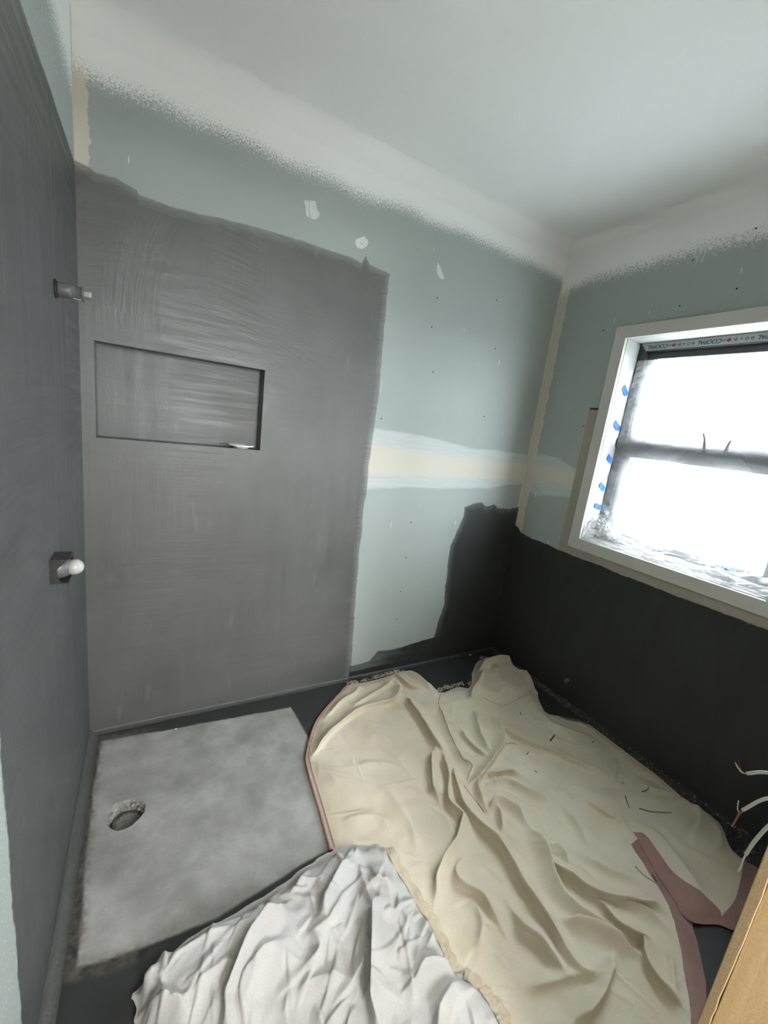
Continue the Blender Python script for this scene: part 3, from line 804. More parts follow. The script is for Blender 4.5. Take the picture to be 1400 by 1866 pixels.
# the surplus film lies bunched along the sill and heaped in the left corner
M_BUNCH = mat_film('bunched_film', (0.30, 0.285, 0.28), (0.42, 0.395, 0.385), 0.42, 0.95, 0.5)
for kk, (amp, sd, top) in enumerate(((0.013, 71, 0.052), (0.016, 77, 0.036))):
    uu = np.linspace(0, 1, 240)[:, None]; vv = np.linspace(0, 1, 60)[None, :]
    by = -0.4560 - uu * 0.755 + 0 * vv
    heap = np.exp(-(uu / 0.15) ** 1.5)
    th = top * (0.55 + 0.25 * perlin(uu * 6 + 0 * vv, 0 * uu + 0 * vv + kk, sd)) + heap * (0.105 - 0.03 * kk)
    bx = W + 0.004 + kk * 0.012 - 0.022 * heap * (1 - vv) + vv * (0.088 - 0.02 * kk) + 0 * uu + 0.006 * perlin(uu * 14, vv * 2, sd + 3)
    fold = np.clip(ridged(uu * 5 + perlin(uu * 9, vv * 3, sd + 5), vv * 6 + uu * 4, sd + 1), 0, 1)
    fold2 = np.clip(ridged(uu * 26 + vv * 5, vv * 4 - uu * 8 + kk, sd + 2), 0, 1)
    bz = 0.8985 + th * sstep(0.0, 1.0, vv) + (amp * fold + 0.012 * heap * fold2) * np.sin(np.pi * np.clip(vv * 1.1, 0, 1))
    bx = bx - 0.014 * heap * fold2 * vv; by = by - 0.010 * heap * perlin(vv * 7 + 0 * uu, uu * 20, sd + 8)
    bx = np.clip(bx, W - 0.022, W + 0.105); by = np.clip(by, -1.2185, -0.4548)
    bz = np.clip(bz, np.where(bx < W - 0.0005, 0.8965, 0.8975) + kk * .0005, 1.1)
    mk('bunched_hem', grid_mesh('bunched_hem', np.stack([bx, by, bz], -1)), M_BUNCH, film)
tag(film, 'crinkled clear plastic film taped over the window', 'plastic film')

# blue painter's tape tabs
M_BLUE = plain('blue_tape', (0.028, 0.12, 0.42), 0.55, 0.3, var=0.12, scale=80)
def tape_tab(center, ax, bx, L, Wd, bend, label):
    ax = Vector(ax).normalized(); bx = Vector(bx); bx = (bx - ax * bx.dot(ax)).normalized(); nn = ax.cross(bx).normalized()
    bm = bmesh.new(); n = 6; top = []; bot = []
    for i in range(n + 1):
        s = i / n - 0.5; off = nn * (bend * (max(0, s) ** 2) * 4)
        jj = rng.uniform(-.0008, .0008) if i in (0, n) else 0
        for lst, k in ((top, .0003), (bot, -.0003)):
            lst.append([bm.verts.new(Vector(center) + ax * (s * L + jj) + bx * (Wd * q) + off + nn * k) for q in (-0.5, 0.5)])
    for i in range(n):
        bm.faces.new((top[i][0], top[i + 1][0], top[i + 1][1], top[i][1]))
        bm.faces.new((bot[i][0], bot[i][1], bot[i + 1][1], bot[i + 1][0]))
        for q in (0, 1): bm.faces.new((top[i][q], bot[i][q], bot[i + 1][q], top[i + 1][q]))
    bm.faces.new((top[0][0], top[0][1], bot[0][1], bot[0][0])); bm.faces.new((top[n][0], bot[n][0], bot[n][1], top[n][1]))
    o = bm_obj('blue_tape', bm, M_BLUE)
    tag(o, label, 'tape', 'blue tape tabs holding the film')
yl = -0.4515
tape_tab((W + .070, yl, 1.655), (0.75, 0, -0.66), (0.66, 0, .75), .048, .028, .004, 'topmost blue tape tab on the left window lining')
tape_tab((W + .068, yl, 1.485), (0.85, 0, -0.53), (0.53, 0, .85), .052, .027, .004, 'second blue tape tab from the top on the window lining')
tape_tab((W + .078, yl, 1.316), (0.85, 0, -0.50), (0.5, 0, .85), .046, .028, .004, 'middle blue tape tab on the left window lining, under the transom')
tape_tab((W + .070, yl, 1.172), (0.85, 0, -0.53), (0.53, 0, .85), .052, .026, .004, 'fourth blue tape tab from the top on the window lining')
tape_tab((W + .068, yl, 1.069), (0.95, 0, -0.30), (0.3, 0, .95), .048, .026, .004, 'lowest blue tape tab on the left window lining above the film bunch')
tape_tab((W + .028, yl, 0.985), (0.9, 0, 0.43), (-0.43, 0, .9), .024, .004, .003, 'thin blue tape sliver near the lower left lining corner')
tape_tab((W + .058, -1.066, 0.945), (0.3, -0.9, -0.25), (-.75, -.2, .62), .034, .026, .004, 'blue tape tab on the film above the window sill')
# ------------------------------------------------------------------ floor-plan outlines and fold lines of the sheets (metres)
RIDGE_BEIGE = [([(0.755, -0.457), (0.821, -0.391), (0.948, -0.312), (1.096, -0.253), (1.259, -0.251), (1.363, -0.152)], 0.0294, 0.0099, 0.0186),
  ([(0.896, -0.256), (0.983, -0.189), (1.095, -0.142), (1.151, -0.102)], 0.021, 0.0093, 0.0124),
  ([(1.045, -0.232), (1.147, -0.192), (1.275, -0.144), (1.345, -0.109)], 0.021, 0.009, 0.0124),
  ([(1.309, -0.081), (1.385, -0.075), (1.413, -0.195), (1.477, -0.241)], 0.0263, 0.0093, 0.0124),
  ([(1.462, -0.09), (1.488, -0.161), (1.5, -0.273)], 0.0263, 0.0124, 0.0124),
  ([(1.346, -0.256), (1.328, -0.441), (1.308, -0.577), (1.301, -0.63)], 0.0357, 0.009, 0.019),
  ([(1.38, -0.299), (1.432, -0.37), (1.553, -0.391), (1.657, -0.397)], 0.021, 0.0124, 0.0124),
  ([(1.465, -0.37), (1.387, -0.535), (1.345, -0.674), (1.359, -0.722), (1.309, -0.774)], 0.0231, 0.0124, 0.0067),
  ([(1.621, -0.455), (1.52, -0.613), (1.506, -0.703)], 0.0263, 0.0124, 0.0124),
  ([(1.472, -0.526), (1.456, -0.611), (1.463, -0.687), (1.477, -0.734)], 0.0231, 0.0112, 0.0124),
  ([(1.682, -0.53), (1.591, -0.671), (1.482, -0.726), (1.378, -0.77), (1.288, -0.803)], 0.0357, 0.0155, 0.0124),
  ([(1.278, -0.591), (1.223, -0.664), (1.162, -0.759), (1.138, -0.813)], 0.0294, 0.0083, 0.019),
  ([(1.291, -0.624), (1.276, -0.686), (1.246, -0.754), (1.202, -0.803), (1.18, -0.843), (1.193, -0.898), (1.159, -0.932), (1.105, -0.972), (1.039, -1.0), (0.987, -1.031), (0.93, -1.073)], 0.0315, 0.009, 0.0174),
  ([(1.289, -0.706), (1.267, -0.765), (1.245, -0.818), (1.223, -0.873), (1.23, -0.954), (1.249, -1.021), (1.243, -1.082), (1.228, -1.14), (1.22, -1.191), (1.213, -1.264), (1.176, -1.357)], 0.036, 0.009, 0.019),
  ([(1.369, -0.761), (1.314, -0.822), (1.293, -0.868), (1.282, -0.916)], 0.0315, 0.0105, 0.0105),
  ([(1.384, -0.792), (1.465, -0.802), (1.51, -0.82), (1.54, -0.855)], 0.036, 0.0124, 0.0136),
  ([(1.377, -0.818), (1.454, -0.843), (1.477, -0.883), (1.534, -0.951), (1.564, -0.986)], 0.0231, 0.0124, 0.0124),
  ([(1.284, -0.915), (1.339, -0.907), (1.363, -0.931), (1.379, -0.973), (1.389, -1.021)], 0.036, 0.0099, 0.009),
  ([(1.338, -0.908), (1.307, -0.952), (1.256, -1.018)], 0.0315, 0.009, 0.009),
  ([(1.389, -1.021), (1.354, -1.108), (1.301, -1.188), (1.291, -1.265), (1.327, -1.344), (1.366, -1.401)], 0.036, 0.0155, 0.0083),
  ([(1.354, -1.106), (1.355, -1.143), (1.387, -1.203), (1.416, -1.261), (1.491, -1.316), (1.581, -1.377)], 0.036, 0.009, 0.0186),
  ([(1.234, -1.263), (1.303, -1.337), (1.334, -1.378), (1.384, -1.42)], 0.036, 0.0112, 0.0105),
  ([(1.401, -1.271), (1.397, -1.344), (1.434, -1.404), (1.392, -1.439), (1.378, -1.47), (1.375, -1.544)], 0.036, 0.009, 0.0186),
  ([(1.219, -1.256), (1.183, -1.326), (1.186, -1.371), (1.237, -1.395), (1.325, -1.385)], 0.0263, 0.0093, 0.0093),
  ([(1.314, -1.39), (1.236, -1.404), (1.171, -1.417), (1.076, -1.424)], 0.036, 0.019, 0.009),
  ([(1.406, -1.091), (1.412, -1.131), (1.404, -1.174)], 0.021, 0.0124, 0.009),
  ([(1.577, -1.024), (1.547, -1.098), (1.528, -1.156)], 0.0231, 0.0124, 0.0067),
  ([(1.709, -1.127), (1.772, -1.186), (1.751, -1.243)], 0.0315, 0.009, 0.009),
  ([(1.65, -0.584), (1.7, -0.706), (1.781, -0.803), (1.843, -0.909), (1.89, -0.988)], 0.0273, 0.0105, 0.019),
  ([(2.042, -0.937), (1.931, -1.001), (1.853, -1.033)], 0.021, 0.0105, 0.0105),
  ([(1.704, -0.956), (1.712, -1.028), (1.712, -1.096), (1.756, -1.162)], 0.021, 0.0093, 0.0124),
  ([(1.595, -0.936), (1.65, -0.958), (1.655, -1.028)], 0.0147, 0.009, 0.009),
  ([(1.09, -1.007), (1.04, -1.057), (1.078, -1.127), (1.065, -1.212)], 0.0273, 0.009, 0.019),
  ([(1.125, -1.18), (1.129, -1.233), (1.155, -1.286), (1.141, -1.36)], 0.0357, 0.0099, 0.0186),
  ([(1.009, -1.322), (1.143, -1.358), (1.249, -1.398)], 0.0189, 0.0124, 0.0186),
  ([(1.04, -1.122), (1.02, -1.176), (0.967, -1.219)], 0.0158, 0.009, 0.0186),
  ([(1.645, -0.388), (1.724, -0.487), (1.782, -0.525), (2.073, -0.485)], 0.0315, 0.0136, 0.0105),
  ([(1.859, -0.219), (2.019, -0.201), (2.149, -0.231)], 0.036, 0.0124, 0.0124),
  ([(1.959, -0.241), (1.859, -0.367), (1.831, -0.476)], 0.0315, 0.0155, 0.0124),
  ([(2.124, -0.278), (2.072, -0.388), (2.081, -0.478), (2.046, -0.598)], 0.0315, 0.0124, 0.0124),
  ([(1.873, -0.241), (1.706, -0.349), (1.648, -0.389)], 0.0315, 0.0124, 0.0124),
  ([(1.951, -0.592), (1.935, -0.69), (2.046, -0.808)], 0.0126, 0.0186, 0.0186),
  ([(0.904, -0.545), (1.034, -0.581), (1.124, -0.688)], 0.0084, 0.0186, 0.0186),
  ([(0.803, -0.504), (0.825, -0.62), (0.871, -0.711)], 0.0074, 0.0186, 0.0186),
  ([(1.062, -0.482), (1.091, -0.573), (1.071, -0.692)], 0.0063, 0.0186, 0.0186),
  ([(0.978, -0.682), (0.995, -0.831), (0.959, -0.938)], 0.0084, 0.0186, 0.0124),
  ([(0.775, -0.738), (0.889, -0.764), (0.966, -0.86)], 0.0063, 0.0186, 0.0186),
  ([(1.482, -1.166), (1.521, -1.24), (1.593, -1.308)], 0.0147, 0.0124, 0.0124),
  ([(1.452, -1.301), (1.504, -1.356), (1.531, -1.414)], 0.0231, 0.0124, 0.0124),
  ([(1.497, -1.439), (1.422, -1.483), (1.362, -1.525)], 0.0168, 0.0093, 0.0093)]
RIDGE_WHITE = [([(0.535, -0.928), (0.473, -0.968), (0.432, -1.001), (0.4, -1.043), (0.357, -1.094), (0.334, -1.12)], 0.0517, 0.0117, 0.0218),
  ([(0.502, -0.996), (0.453, -1.033), (0.414, -1.062), (0.392, -1.108), (0.381, -1.137)], 0.0345, 0.0117, 0.0214),
  ([(0.781, -1.003), (0.723, -1.111), (0.67, -1.208), (0.638, -1.267)], 0.0575, 0.0117, 0.0218),
  ([(0.761, -0.874), (0.698, -0.927), (0.628, -0.982), (0.586, -1.006)], 0.0345, 0.0137, 0.0214),
  ([(0.766, -0.899), (0.744, -0.978), (0.747, -1.038)], 0.0172, 0.0117, 0.0107),
  ([(0.752, -0.978), (0.78, -0.965), (0.81, -0.978), (0.823, -1.006)], 0.0253, 0.0117, 0.0121),
  ([(0.747, -1.21), (0.803, -1.212), (0.876, -1.236), (0.893, -1.254)], 0.0345, 0.0161, 0.0103),
  ([(0.89, -1.25), (0.844, -1.274), (0.788, -1.295), (0.75, -1.313)], 0.0345, 0.0117, 0.0214),
  ([(0.739, -1.179), (0.759, -1.206), (0.742, -1.242)], 0.0172, 0.0117, 0.0103),
  ([(0.275, -0.894), (0.39, -0.909), (0.46, -0.906)], 0.0138, 0.0121, 0.0107),
  ([(0.358, -0.949), (0.413, -0.931), (0.469, -0.93)], 0.0115, 0.0117, 0.0103),
  ([(0.558, -1.025), (0.627, -1.004), (0.688, -0.974)], 0.0184, 0.0117, 0.0143),
  ([(0.511, -1.084), (0.575, -1.062), (0.566, -1.002)], 0.0161, 0.0117, 0.0103),
  ([(0.561, -1.171), (0.63, -1.14), (0.69, -1.11)], 0.0184, 0.0137, 0.0143),
  ([(0.489, -1.116), (0.543, -1.11), (0.63, -1.14)], 0.0161, 0.0117, 0.0143),
  ([(0.238, -0.947), (0.297, -0.929), (0.387, -0.927)], 0.0161, 0.0117, 0.0143),
  ([(0.267, -1.031), (0.326, -1.008), (0.401, -0.999)], 0.0138, 0.0137, 0.0143),
  ([(0.87, -1.068), (0.861, -1.161), (0.828, -1.231)], 0.0138, 0.0161, 0.0143),
  ([(0.819, -1.03), (0.813, -1.113), (0.77, -1.169)], 0.0138, 0.0121, 0.0143),
  ([(0.188, -0.979), (0.221, -0.933), (0.274, -0.906)], 0.0287, 0.0161, 0.0143),
  ([(0.179, -0.992), (0.235, -1.019), (0.287, -1.058)], 0.023, 0.0161, 0.0143),
  ([(0.551, -0.848), (0.605, -0.888), (0.683, -0.906)], 0.0115, 0.0117, 0.0103),
  ([(0.478, -0.892), (0.536, -0.903), (0.587, -0.941)], 0.0115, 0.0117, 0.0103),
  ([(0.78, -1.252), (0.816, -1.289), (0.84, -1.34)], 0.0138, 0.0161, 0.0143)]
POLY_BEIGE = [(0.714, -0.809), (0.728, -0.675), (0.748, -0.482), (0.768, -0.408), (0.854, -0.267), (0.959, -0.169), (1.098, -0.061), (1.211, -0.066), (1.323, -0.058), (1.439, -0.042), (1.522, -0.069), (1.542, -0.192), (1.555, -0.275), (1.674, -0.267), (1.737, -0.289), (1.864, -0.17), (1.99, -0.097), (2.061, -0.138), (2.186, -0.178), (2.135, -0.293), (2.096, -0.431), (1.994, -0.585), (2.054, -0.65), (2.151, -0.736), (2.146, -0.926), (2.134, -1.12), (2.104, -1.193), (2.005, -1.229), (1.806, -1.26), (1.706, -1.406), (1.619, -1.447), (1.539, -1.508), (1.443, -1.56), (1.283, -1.629), (0.841, -1.415), (0.8, -1.317), (0.846, -1.236), (0.819, -1.152), (0.816, -1.041), (0.807, -0.959), (0.759, -0.904)]
POLY_HEM_B = [(1.694, -1.214), (1.653, -1.294), (1.606, -1.378), (1.529, -1.45), (1.456, -1.496), (1.397, -1.538), (1.238, -1.616), (1.306, -1.649), (1.47, -1.573), (1.566, -1.521), (1.663, -1.467), (1.755, -1.428), (1.807, -1.25), (1.766, -1.217)]
POLY_RIGHT = [(1.697, -0.95), (1.822, -1.026), (1.988, -1.112), (2.108, -1.181), (2.161, -1.276), (2.144, -1.311), (2.051, -1.391), (2.058, -1.471), (1.976, -1.509), (1.751, -1.51), (1.703, -1.479), (1.62, -1.435), (1.641, -1.377), (1.681, -1.297), (1.738, -1.209), (1.746, -1.164), (1.699, -1.039)]
POLY_HEM_R = [(2.065, -1.413), (1.844, -1.468), (1.711, -1.476), (1.677, -1.517), (1.986, -1.548), (2.168, -1.478)]
POLY_HEM_R2 = [(1.73, -1.173), (1.766, -1.217), (1.741, -1.284), (1.72, -1.339), (1.725, -1.391), (1.748, -1.439), (1.732, -1.473), (1.642, -1.49), (1.541, -1.434), (1.637, -1.229)]
POLY_WHITE = [(0.18, -1.03), (0.179, -0.965), (0.181, -0.934), (0.276, -0.887), (0.368, -0.873), (0.486, -0.861), (0.588, -0.839), (0.681, -0.823), (0.737, -0.823), (0.799, -0.836), (0.878, -0.878), (0.884, -0.972), (0.889, -1.07), (0.896, -1.152), (0.889, -1.225), (0.918, -1.256), (0.933, -1.324), (0.927, -1.367), (0.86, -1.432), (0.414, -1.261)]
POLY_FLAP = [(1.802, -0.222), (1.898, -0.14), (2.007, -0.077), (2.089, -0.109), (2.223, -0.151), (2.152, -0.299), (2.12, -0.429), (2.108, -0.471), (1.954, -0.499), (1.797, -0.514), (1.741, -0.473), (1.701, -0.414), (1.661, -0.373)]
POLY_HEM_B2 = [(2.04, -0.606), (2.041, -0.667), (2.148, -0.748), (2.219, -0.736), (2.189, -0.628)]
SEAM_A = [(1.533, -0.291), (1.459, -0.377), (1.381, -0.541), (1.34, -0.679), (1.354, -0.726), (1.304, -0.778)]
SEAM_B = [(1.273, -0.801), (1.274, -0.861), (1.269, -0.914)]
HEM_WHITE = [(0.874, -0.89), (0.879, -0.977), (0.884, -1.06), (0.889, -1.121), (0.886, -1.187), (0.883, -1.23)]
HEM_WHITE2 = [(0.895, -1.247), (0.918, -1.274), (0.929, -1.307), (0.929, -1.344), (0.918, -1.368)]
PIPING = [(0.712, -0.813), (0.726, -0.68), (0.745, -0.488), (0.766, -0.414), (0.851, -0.273), (0.955, -0.176), (1.091, -0.077)]
FRINGE_A = [(1.094, -0.069), (1.207, -0.073), (1.318, -0.065), (1.428, -0.059)]
FRINGE_B = [(1.535, -0.277), (1.667, -0.274), (1.737, -0.287)]
FRINGE_C = [(1.982, -0.104), (2.053, -0.145), (2.159, -0.179)]
SCRAPS = [[(1.828, -0.753), (1.883, -0.734)], [(1.843, -0.555), (1.832, -0.572)], [(1.606, -0.69), (1.643, -0.697), (1.648, -0.713)], [(1.651, -0.771), (1.674, -0.763)], [(1.613, -0.85), (1.616, -0.86)], [(2.016, -0.839), (2.037, -0.836)], [(1.968, -1.099), (2.001, -1.103), (2.029, -1.095)], [(1.862, -1.088), (1.834, -1.116), (1.821, -1.13)], [(1.862, -1.145), (1.893, -1.173), (1.966, -1.21)], [(1.627, -1.267), (1.622, -1.295), (1.634, -1.329)], [(1.653, -1.308), (1.641, -1.328)], [(1.449, -0.66), (1.448, -0.676)], [(1.935, -1.037), (1.931, -1.044)]]
POLY_MEMB = [(2.172, -1.257), (2.216, -1.311), (2.19, -1.441), (2.155, -1.512), (2.02, -1.495), (2.007, -1.467), (2.011, -1.406), (2.066, -1.33)]
CHIPS = [(1.968, -0.025), (0.304, -0.094), (1.95, -0.916)]
# ------------------------------------------------------------------ drop sheets
def poly_sd(px, py, poly):
    """signed distance to polygon (negative inside) and nearest boundary point"""
    P = np.array(poly); n = len(P)
    best = np.full(px.shape, 1e9); nx = px.copy(); ny_ = py.copy(); ins = np.zeros(px.shape, bool)
    for i in range(n):
        a, b = P[i], P[(i + 1) % n]; d = b - a; L2 = d @ d
        t = np.clip(((px - a[0]) * d[0] + (py - a[1]) * d[1]) / L2, 0, 1)
        qx, qy = a[0] + t * d[0], a[1] + t * d[1]; dd = np.hypot(px - qx, py - qy)
        m = dd < best; best = np.where(m, dd, best); nx = np.where(m, qx, nx); ny_ = np.where(m, qy, ny_)
        c = ((a[1] > py) != (b[1] > py)) & (px < (b[0] - a[0]) * (py - a[1]) / ((b[1] - a[1]) if abs(b[1] - a[1]) > 1e-12 else 1e-12) + a[0])
        ins ^= c
    return np.where(ins, -best, best), nx, ny_
def dense(poly, step=0.012, wob=0.0, seed=1, close=True):
    r = random.Random(seed); out = []
    pts = smooth_path([(p[0], p[1], 0) for p in (poly + [poly[0]] if close else poly)], 5)
    for p in (pts[:-1] if close else pts):
        out.append((p.x + r.uniform(-wob, wob), p.y + r.uniform(-wob, wob)))
    return out
def ridges(px, py, RR, lateral=False):
    """fold lines: asymmetric crests; with lateral=True also the sideways roll of each crest over its steep side"""
    z = np.zeros(px.shape); ox = np.zeros(px.shape); oy = np.zeros(px.shape)
    for pts, h, wl, wr in RR:
        P = np.array([(p.x, p.y) for p in smooth_path([(a, b, 0) for a, b in pts], 5)])
        seg = P[1:] - P[:-1]; L = np.hypot(seg[:, 0], seg[:, 1]); cum = np.concatenate([[0], np.cumsum(L)]); tot = cum[-1]
        lo = P.min(0) - 0.2; hi = P.max(0) + 0.2
        msk = (px > lo[0]) & (px < hi[0]) & (py > lo[1]) & (py < hi[1])
        if not msk.any(): continue
        qx, qy = px[msk], py[msk]; bb = np.full(qx.shape, 1e9); bs = np.zeros(qx.shape); bt = np.zeros(qx.shape)
        rx = np.zeros(qx.shape); ry = np.zeros(qx.shape)
        for i in range(len(seg)):
            if L[i] < 1e-9: continue
            t = np.clip(((qx - P[i, 0]) * seg[i, 0] + (qy - P[i, 1]) * seg[i, 1]) / L[i] ** 2, 0, 1)
            ex, ey = qx - P[i, 0] - t * seg[i, 0], qy - P[i, 1] - t * seg[i, 1]
            d = np.hypot(ex, ey); m = d < bb
            bb = np.where(m, d, bb); bs = np.where(m, seg[i, 0] * ey - seg[i, 1] * ex, bs); bt = np.where(m, cum[i] + t * L[i], bt)
            j0, j1 = max(i - 2, 0), min(i + 3, len(P) - 1); dv = P[j1] - P[j0]; dv = dv / (np.hypot(*dv) + 1e-9)
            rx = np.where(m, dv[1], rx); ry = np.where(m, -dv[0], ry)        # right-hand normal of the fold line
        w = np.where(bs > 0, wr, wl)                      # image-left of a ridge traced downwards is its right-hand side
        tp = sstep(0, min(0.06, tot * .35), bt) * sstep(0, min(0.06, tot * .35), tot - bt)
        prof = h * np.exp(-(bb / w) ** 1.35) * (0.2 + 0.8 * tp)
        zz = z[msk]; hi_ = np.maximum(zz, prof); lo_ = np.minimum(zz, prof)
        z[msk] = hi_ + 0.35 * lo_
        if h > 0.018:
            k = (1.0 if wl < wr else -1.0) * (0.5 if wl != wr else 0.15)
            ox[msk] += rx * prof * k * tp; oy[msk] += ry * prof * k * tp
    return (z, ox, oy) if lateral else z
def facets(x, y, seed, n, base, spread, f0, f1, amp):
    """crisp crumples: localized triangle-wave creases running roughly along direction base (radians)"""
    r = np.random.RandomState(seed); z = np.zeros(x.shape)
    for i in range(n):
        a = base + r.uniform(-spread, spread); f = r.uniform(f0, f1)
        q = (-np.sin(a) * x + np.cos(a) * y) * f + r.rand() * 9 + 0.55 * perlin(x * 5 + i, y * 5, seed + i) + 0.12 * perlin(x * 17, y * 17 + i, seed + 50 + i)
        tri = 2 * np.abs(q - np.floor(q + 0.5))
        tri = np.sqrt(tri * tri + 0.0008)
        z += amp * (f0 / f) * tri * sstep(-0.05, 0.35, perlin(x * 6.5 + 3 * i, y * 6.5 - i, seed + 90 + i))
    return z
def creases(x, y, seed, n, box_, base, spread, L0, L1, h0, h1):
    """many short straight press creases with one sharp and one soft side"""
    r = np.random.RandomState(seed); z = np.zeros(x.shape)
    for i in range(n):
        cx = r.uniform(box_[0], box_[1]); cy = r.uniform(box_[2], box_[3]); a = base + r.normal() * spread
        L = r.uniform(L0, L1); h = r.uniform(h0, h1); ws = r.uniform(0.003, 0.006); wg = r.uniform(0.012, 0.03); bend = r.uniform(-1.5, 1.5)
        m = (np.abs(x - cx) < L) & (np.abs(y - cy) < L)
        if not m.any(): continue
        dx, dy = x[m] - cx, y[m] - cy
        u = dx * np.cos(a) + dy * np.sin(a); v = -dx * np.sin(a) + dy * np.cos(a) - bend * u * u
        if r.rand() < 0.35: v = -v
        t = np.clip(1 - (2 * u / L) ** 2, 0, 1)
        p = np.where(v > 0, np.clip(1 - v / ws, 0, 1), np.clip(1 + v / (wg * (0.3 + 0.7 * t)), 0, 1))
        z[m] += h * p * t
    return z
def cloth_patch(name, outer, hfun, cell, holes=(), inside=None, parent=None, mat=None, roll=None):
    """heightfield sheet cut to an outline; holes are cut out; inside keeps only that outline too"""
    P = np.array(outer); x0, y0 = P.min(0) - cell; x1, y1 = P.max(0) + cell
    gx, gy = np.meshgrid(np.arange(x0, x1 + cell, cell), np.arange(y0, y1 + cell, cell), indexing='ij')
    sd, nx, ny_ = poly_sd(gx, gy, outer)
    keep = sd < 0; mv = ~keep; X = np.where(mv, nx, gx); Y = np.where(mv, ny_, gy)
    if inside is not None:
        s2, ax, ay = poly_sd(X, Y, inside); m = s2 > 0
        X = np.where(m, ax, X); Y = np.where(m, ay, Y); keep &= s2 < 0
        sdo, bx_, by_ = poly_sd(X, Y, outer); mm = sdo > 1e-4
        X = np.where(mm, bx_, X); Y = np.where(mm, by_, Y)
    for hpoly in holes:
        s2, ax, ay = poly_sd(X, Y, hpoly); m = s2 < 0
        X = np.where(m, ax, X); Y = np.where(m, ay, Y); keep &= s2 > 0
    c4 = keep[:-1, :-1] | keep[1:, :-1] | keep[1:, 1:] | keep[:-1, 1:]
    n, m = gx.shape; idx = np.arange(n * m).reshape(n, m)
    f = np.stack([idx[:-1, :-1], idx[1:, :-1], idx[1:, 1:], idx[:-1, 1:]], -1)[c4]
    used = np.unique(f); rem = -np.ones(n * m, int); rem[used] = np.arange(len(used))
    Xf, Yf = X.ravel()[used], Y.ravel()[used]
    Zf = hfun(Xf, Yf)
    if roll is not None:
        _, ox, oy = ridges(Xf, Yf, roll, lateral=True)
        edge = sstep(0.0, 0.03, -poly_sd(Xf, Yf, outer)[0]) * sstep(0.004, 0.02, Zf)
        Xf = Xf + ox * edge; Yf = Yf + oy * edge
    me = bpy.data.meshes.new(name)
    me.from_pydata(np.stack([Xf, Yf, Zf], -1).tolist(), [], rem[f].tolist())
    me.polygons.foreach_set('use_smooth', [True] * len(me.polygons))
    o = mk(name, me, mat, parent)
    sm = o.modifiers.new('relax', 'SMOOTH'); sm.factor = 0.5; sm.iterations = 1
    return o

def mat_cloth(name, c0, c1, stain, stain_amt, weave=900, rough=0.9, fleck=0.0):
    t = NT(name)
    f = t.add(t.mul(t.noise(6, 4, 0.6), 0.6), t.mul(t.noise(220, 3, 0.7), 0.4))
    col = t.mix(t.rng(f, 0.35, 0.65), c0, c1)
    s = t.mul(t.step(t.sub(t.noise(4.5, 5, 0.65, dist=0.6), 0.56), 0.12), stain_amt)
    col = t.mix(s, col, stain)
    if fleck:
        k = t.step(t.sub(t.noise(150, 2, 0.5), 0.78), 0.02)
        col = t.mix(t.mul(k, fleck), col, (0.08, 0.06, 0.045))
    h = t.add(t.mul(t.noise(weave, 2, 0.5), 0.4), t.mul(t.noise(60, 4, 0.6), 0.6))
    t.principled(col, rough, 0.15, 0.0, t.bump(h, 0.22, 0.003))
    return t.mat
M_BEIGE = mat_cloth('beige_canvas', (0.56, 0.495, 0.39), (0.65, 0.585, 0.475), (0.56, 0.46, 0.32), 0.40, fleck=0.5)
M_WHITE = mat_cloth('white_canvas', (0.45, 0.432, 0.415), (0.55, 0.532, 0.515), (0.36, 0.33, 0.29), 0.35)
M_MAUVE = mat_cloth('mauve_binding', (0.26, 0.155, 0.135), (0.33, 0.205, 0.175), (0.22, 0.14, 0.13), 0.4)
M_TAN = mat_cloth('tan_frayed_edge', (0.46, 0.385, 0.28), (0.62, 0.54, 0.42), (0.34, 0.27, 0.19), 0.75)
M_SEAM = plain('brown_seam', (0.30, 0.21, 0.155), 0.9, 0.1)
M_PIPE = mat_cloth('pink_piping', (0.42, 0.24, 0.20), (0.50, 0.32, 0.27), (0.30, 0.17, 0.15), 0.4)

clampx = lambda P: [(min(max(a, 0.02), W - 0.028), max(b, YF + 0.006)) for a, b in P]
OB = dense(clampx(POLY_BEIGE), wob=0.003, seed=2); OR = dense(clampx(POLY_RIGHT), wob=0.002, seed=3); OW = dense(clampx(POLY_WHITE), wob=0.003, seed=5)
OB = clampx(OB); OR = clampx(OR)
HB = dense(POLY_HEM_B, seed=6); HR = dense(POLY_HEM_R, seed=7); HR2 = dense(POLY_HEM_R2, seed=8)

FLAP = dense(clampx(POLY_FLAP), seed=9); HB2 = dense(POLY_HEM_B2, seed=10)
def h_beige(x, y):
    sd = -poly_sd(x, y, OB)[0]
    body = sstep(0.0, 0.045, sd)
    n = 0.008 + 0.003 * perlin(x * 5, y * 5, 21) + 0.0008 * perlin(x * 24, y * 24, 23) + facets(x, y, 500, 6, -0.9, 1.5, 7, 20, 0.0035) + creases(x, y, 17, 260, (0.72, 2.15, -1.6, -0.05), -0.9, 0.7, 0.05, 0.20, 0.001, 0.0042)
    r = ridges(x, y, RIDGE_BEIGE)
    lump = 0.028 * np.exp(-(((x - 1.98) / 0.10) ** 2 + ((y + 0.26) / 0.13) ** 2))
    lump = 0.4 * lump + 0.026 * sstep(-0.003, 0.010, -poly_sd(x, y, FLAP)[0]) + 0.010 * sstep(0.02, 0.07, -poly_sd(x, y, FLAP)[0])
    sw = -poly_sd(x, y, OW)[0]; sr = -poly_sd(x, y, OR)[0]
    under = (1 - sstep(-0.01, 0.03, sw)) * (1 - 0.9 * sstep(-0.004, 0.012, sr))
    return 0.0025 + (n + r + lump) * (0.12 + 0.88 * body) * under
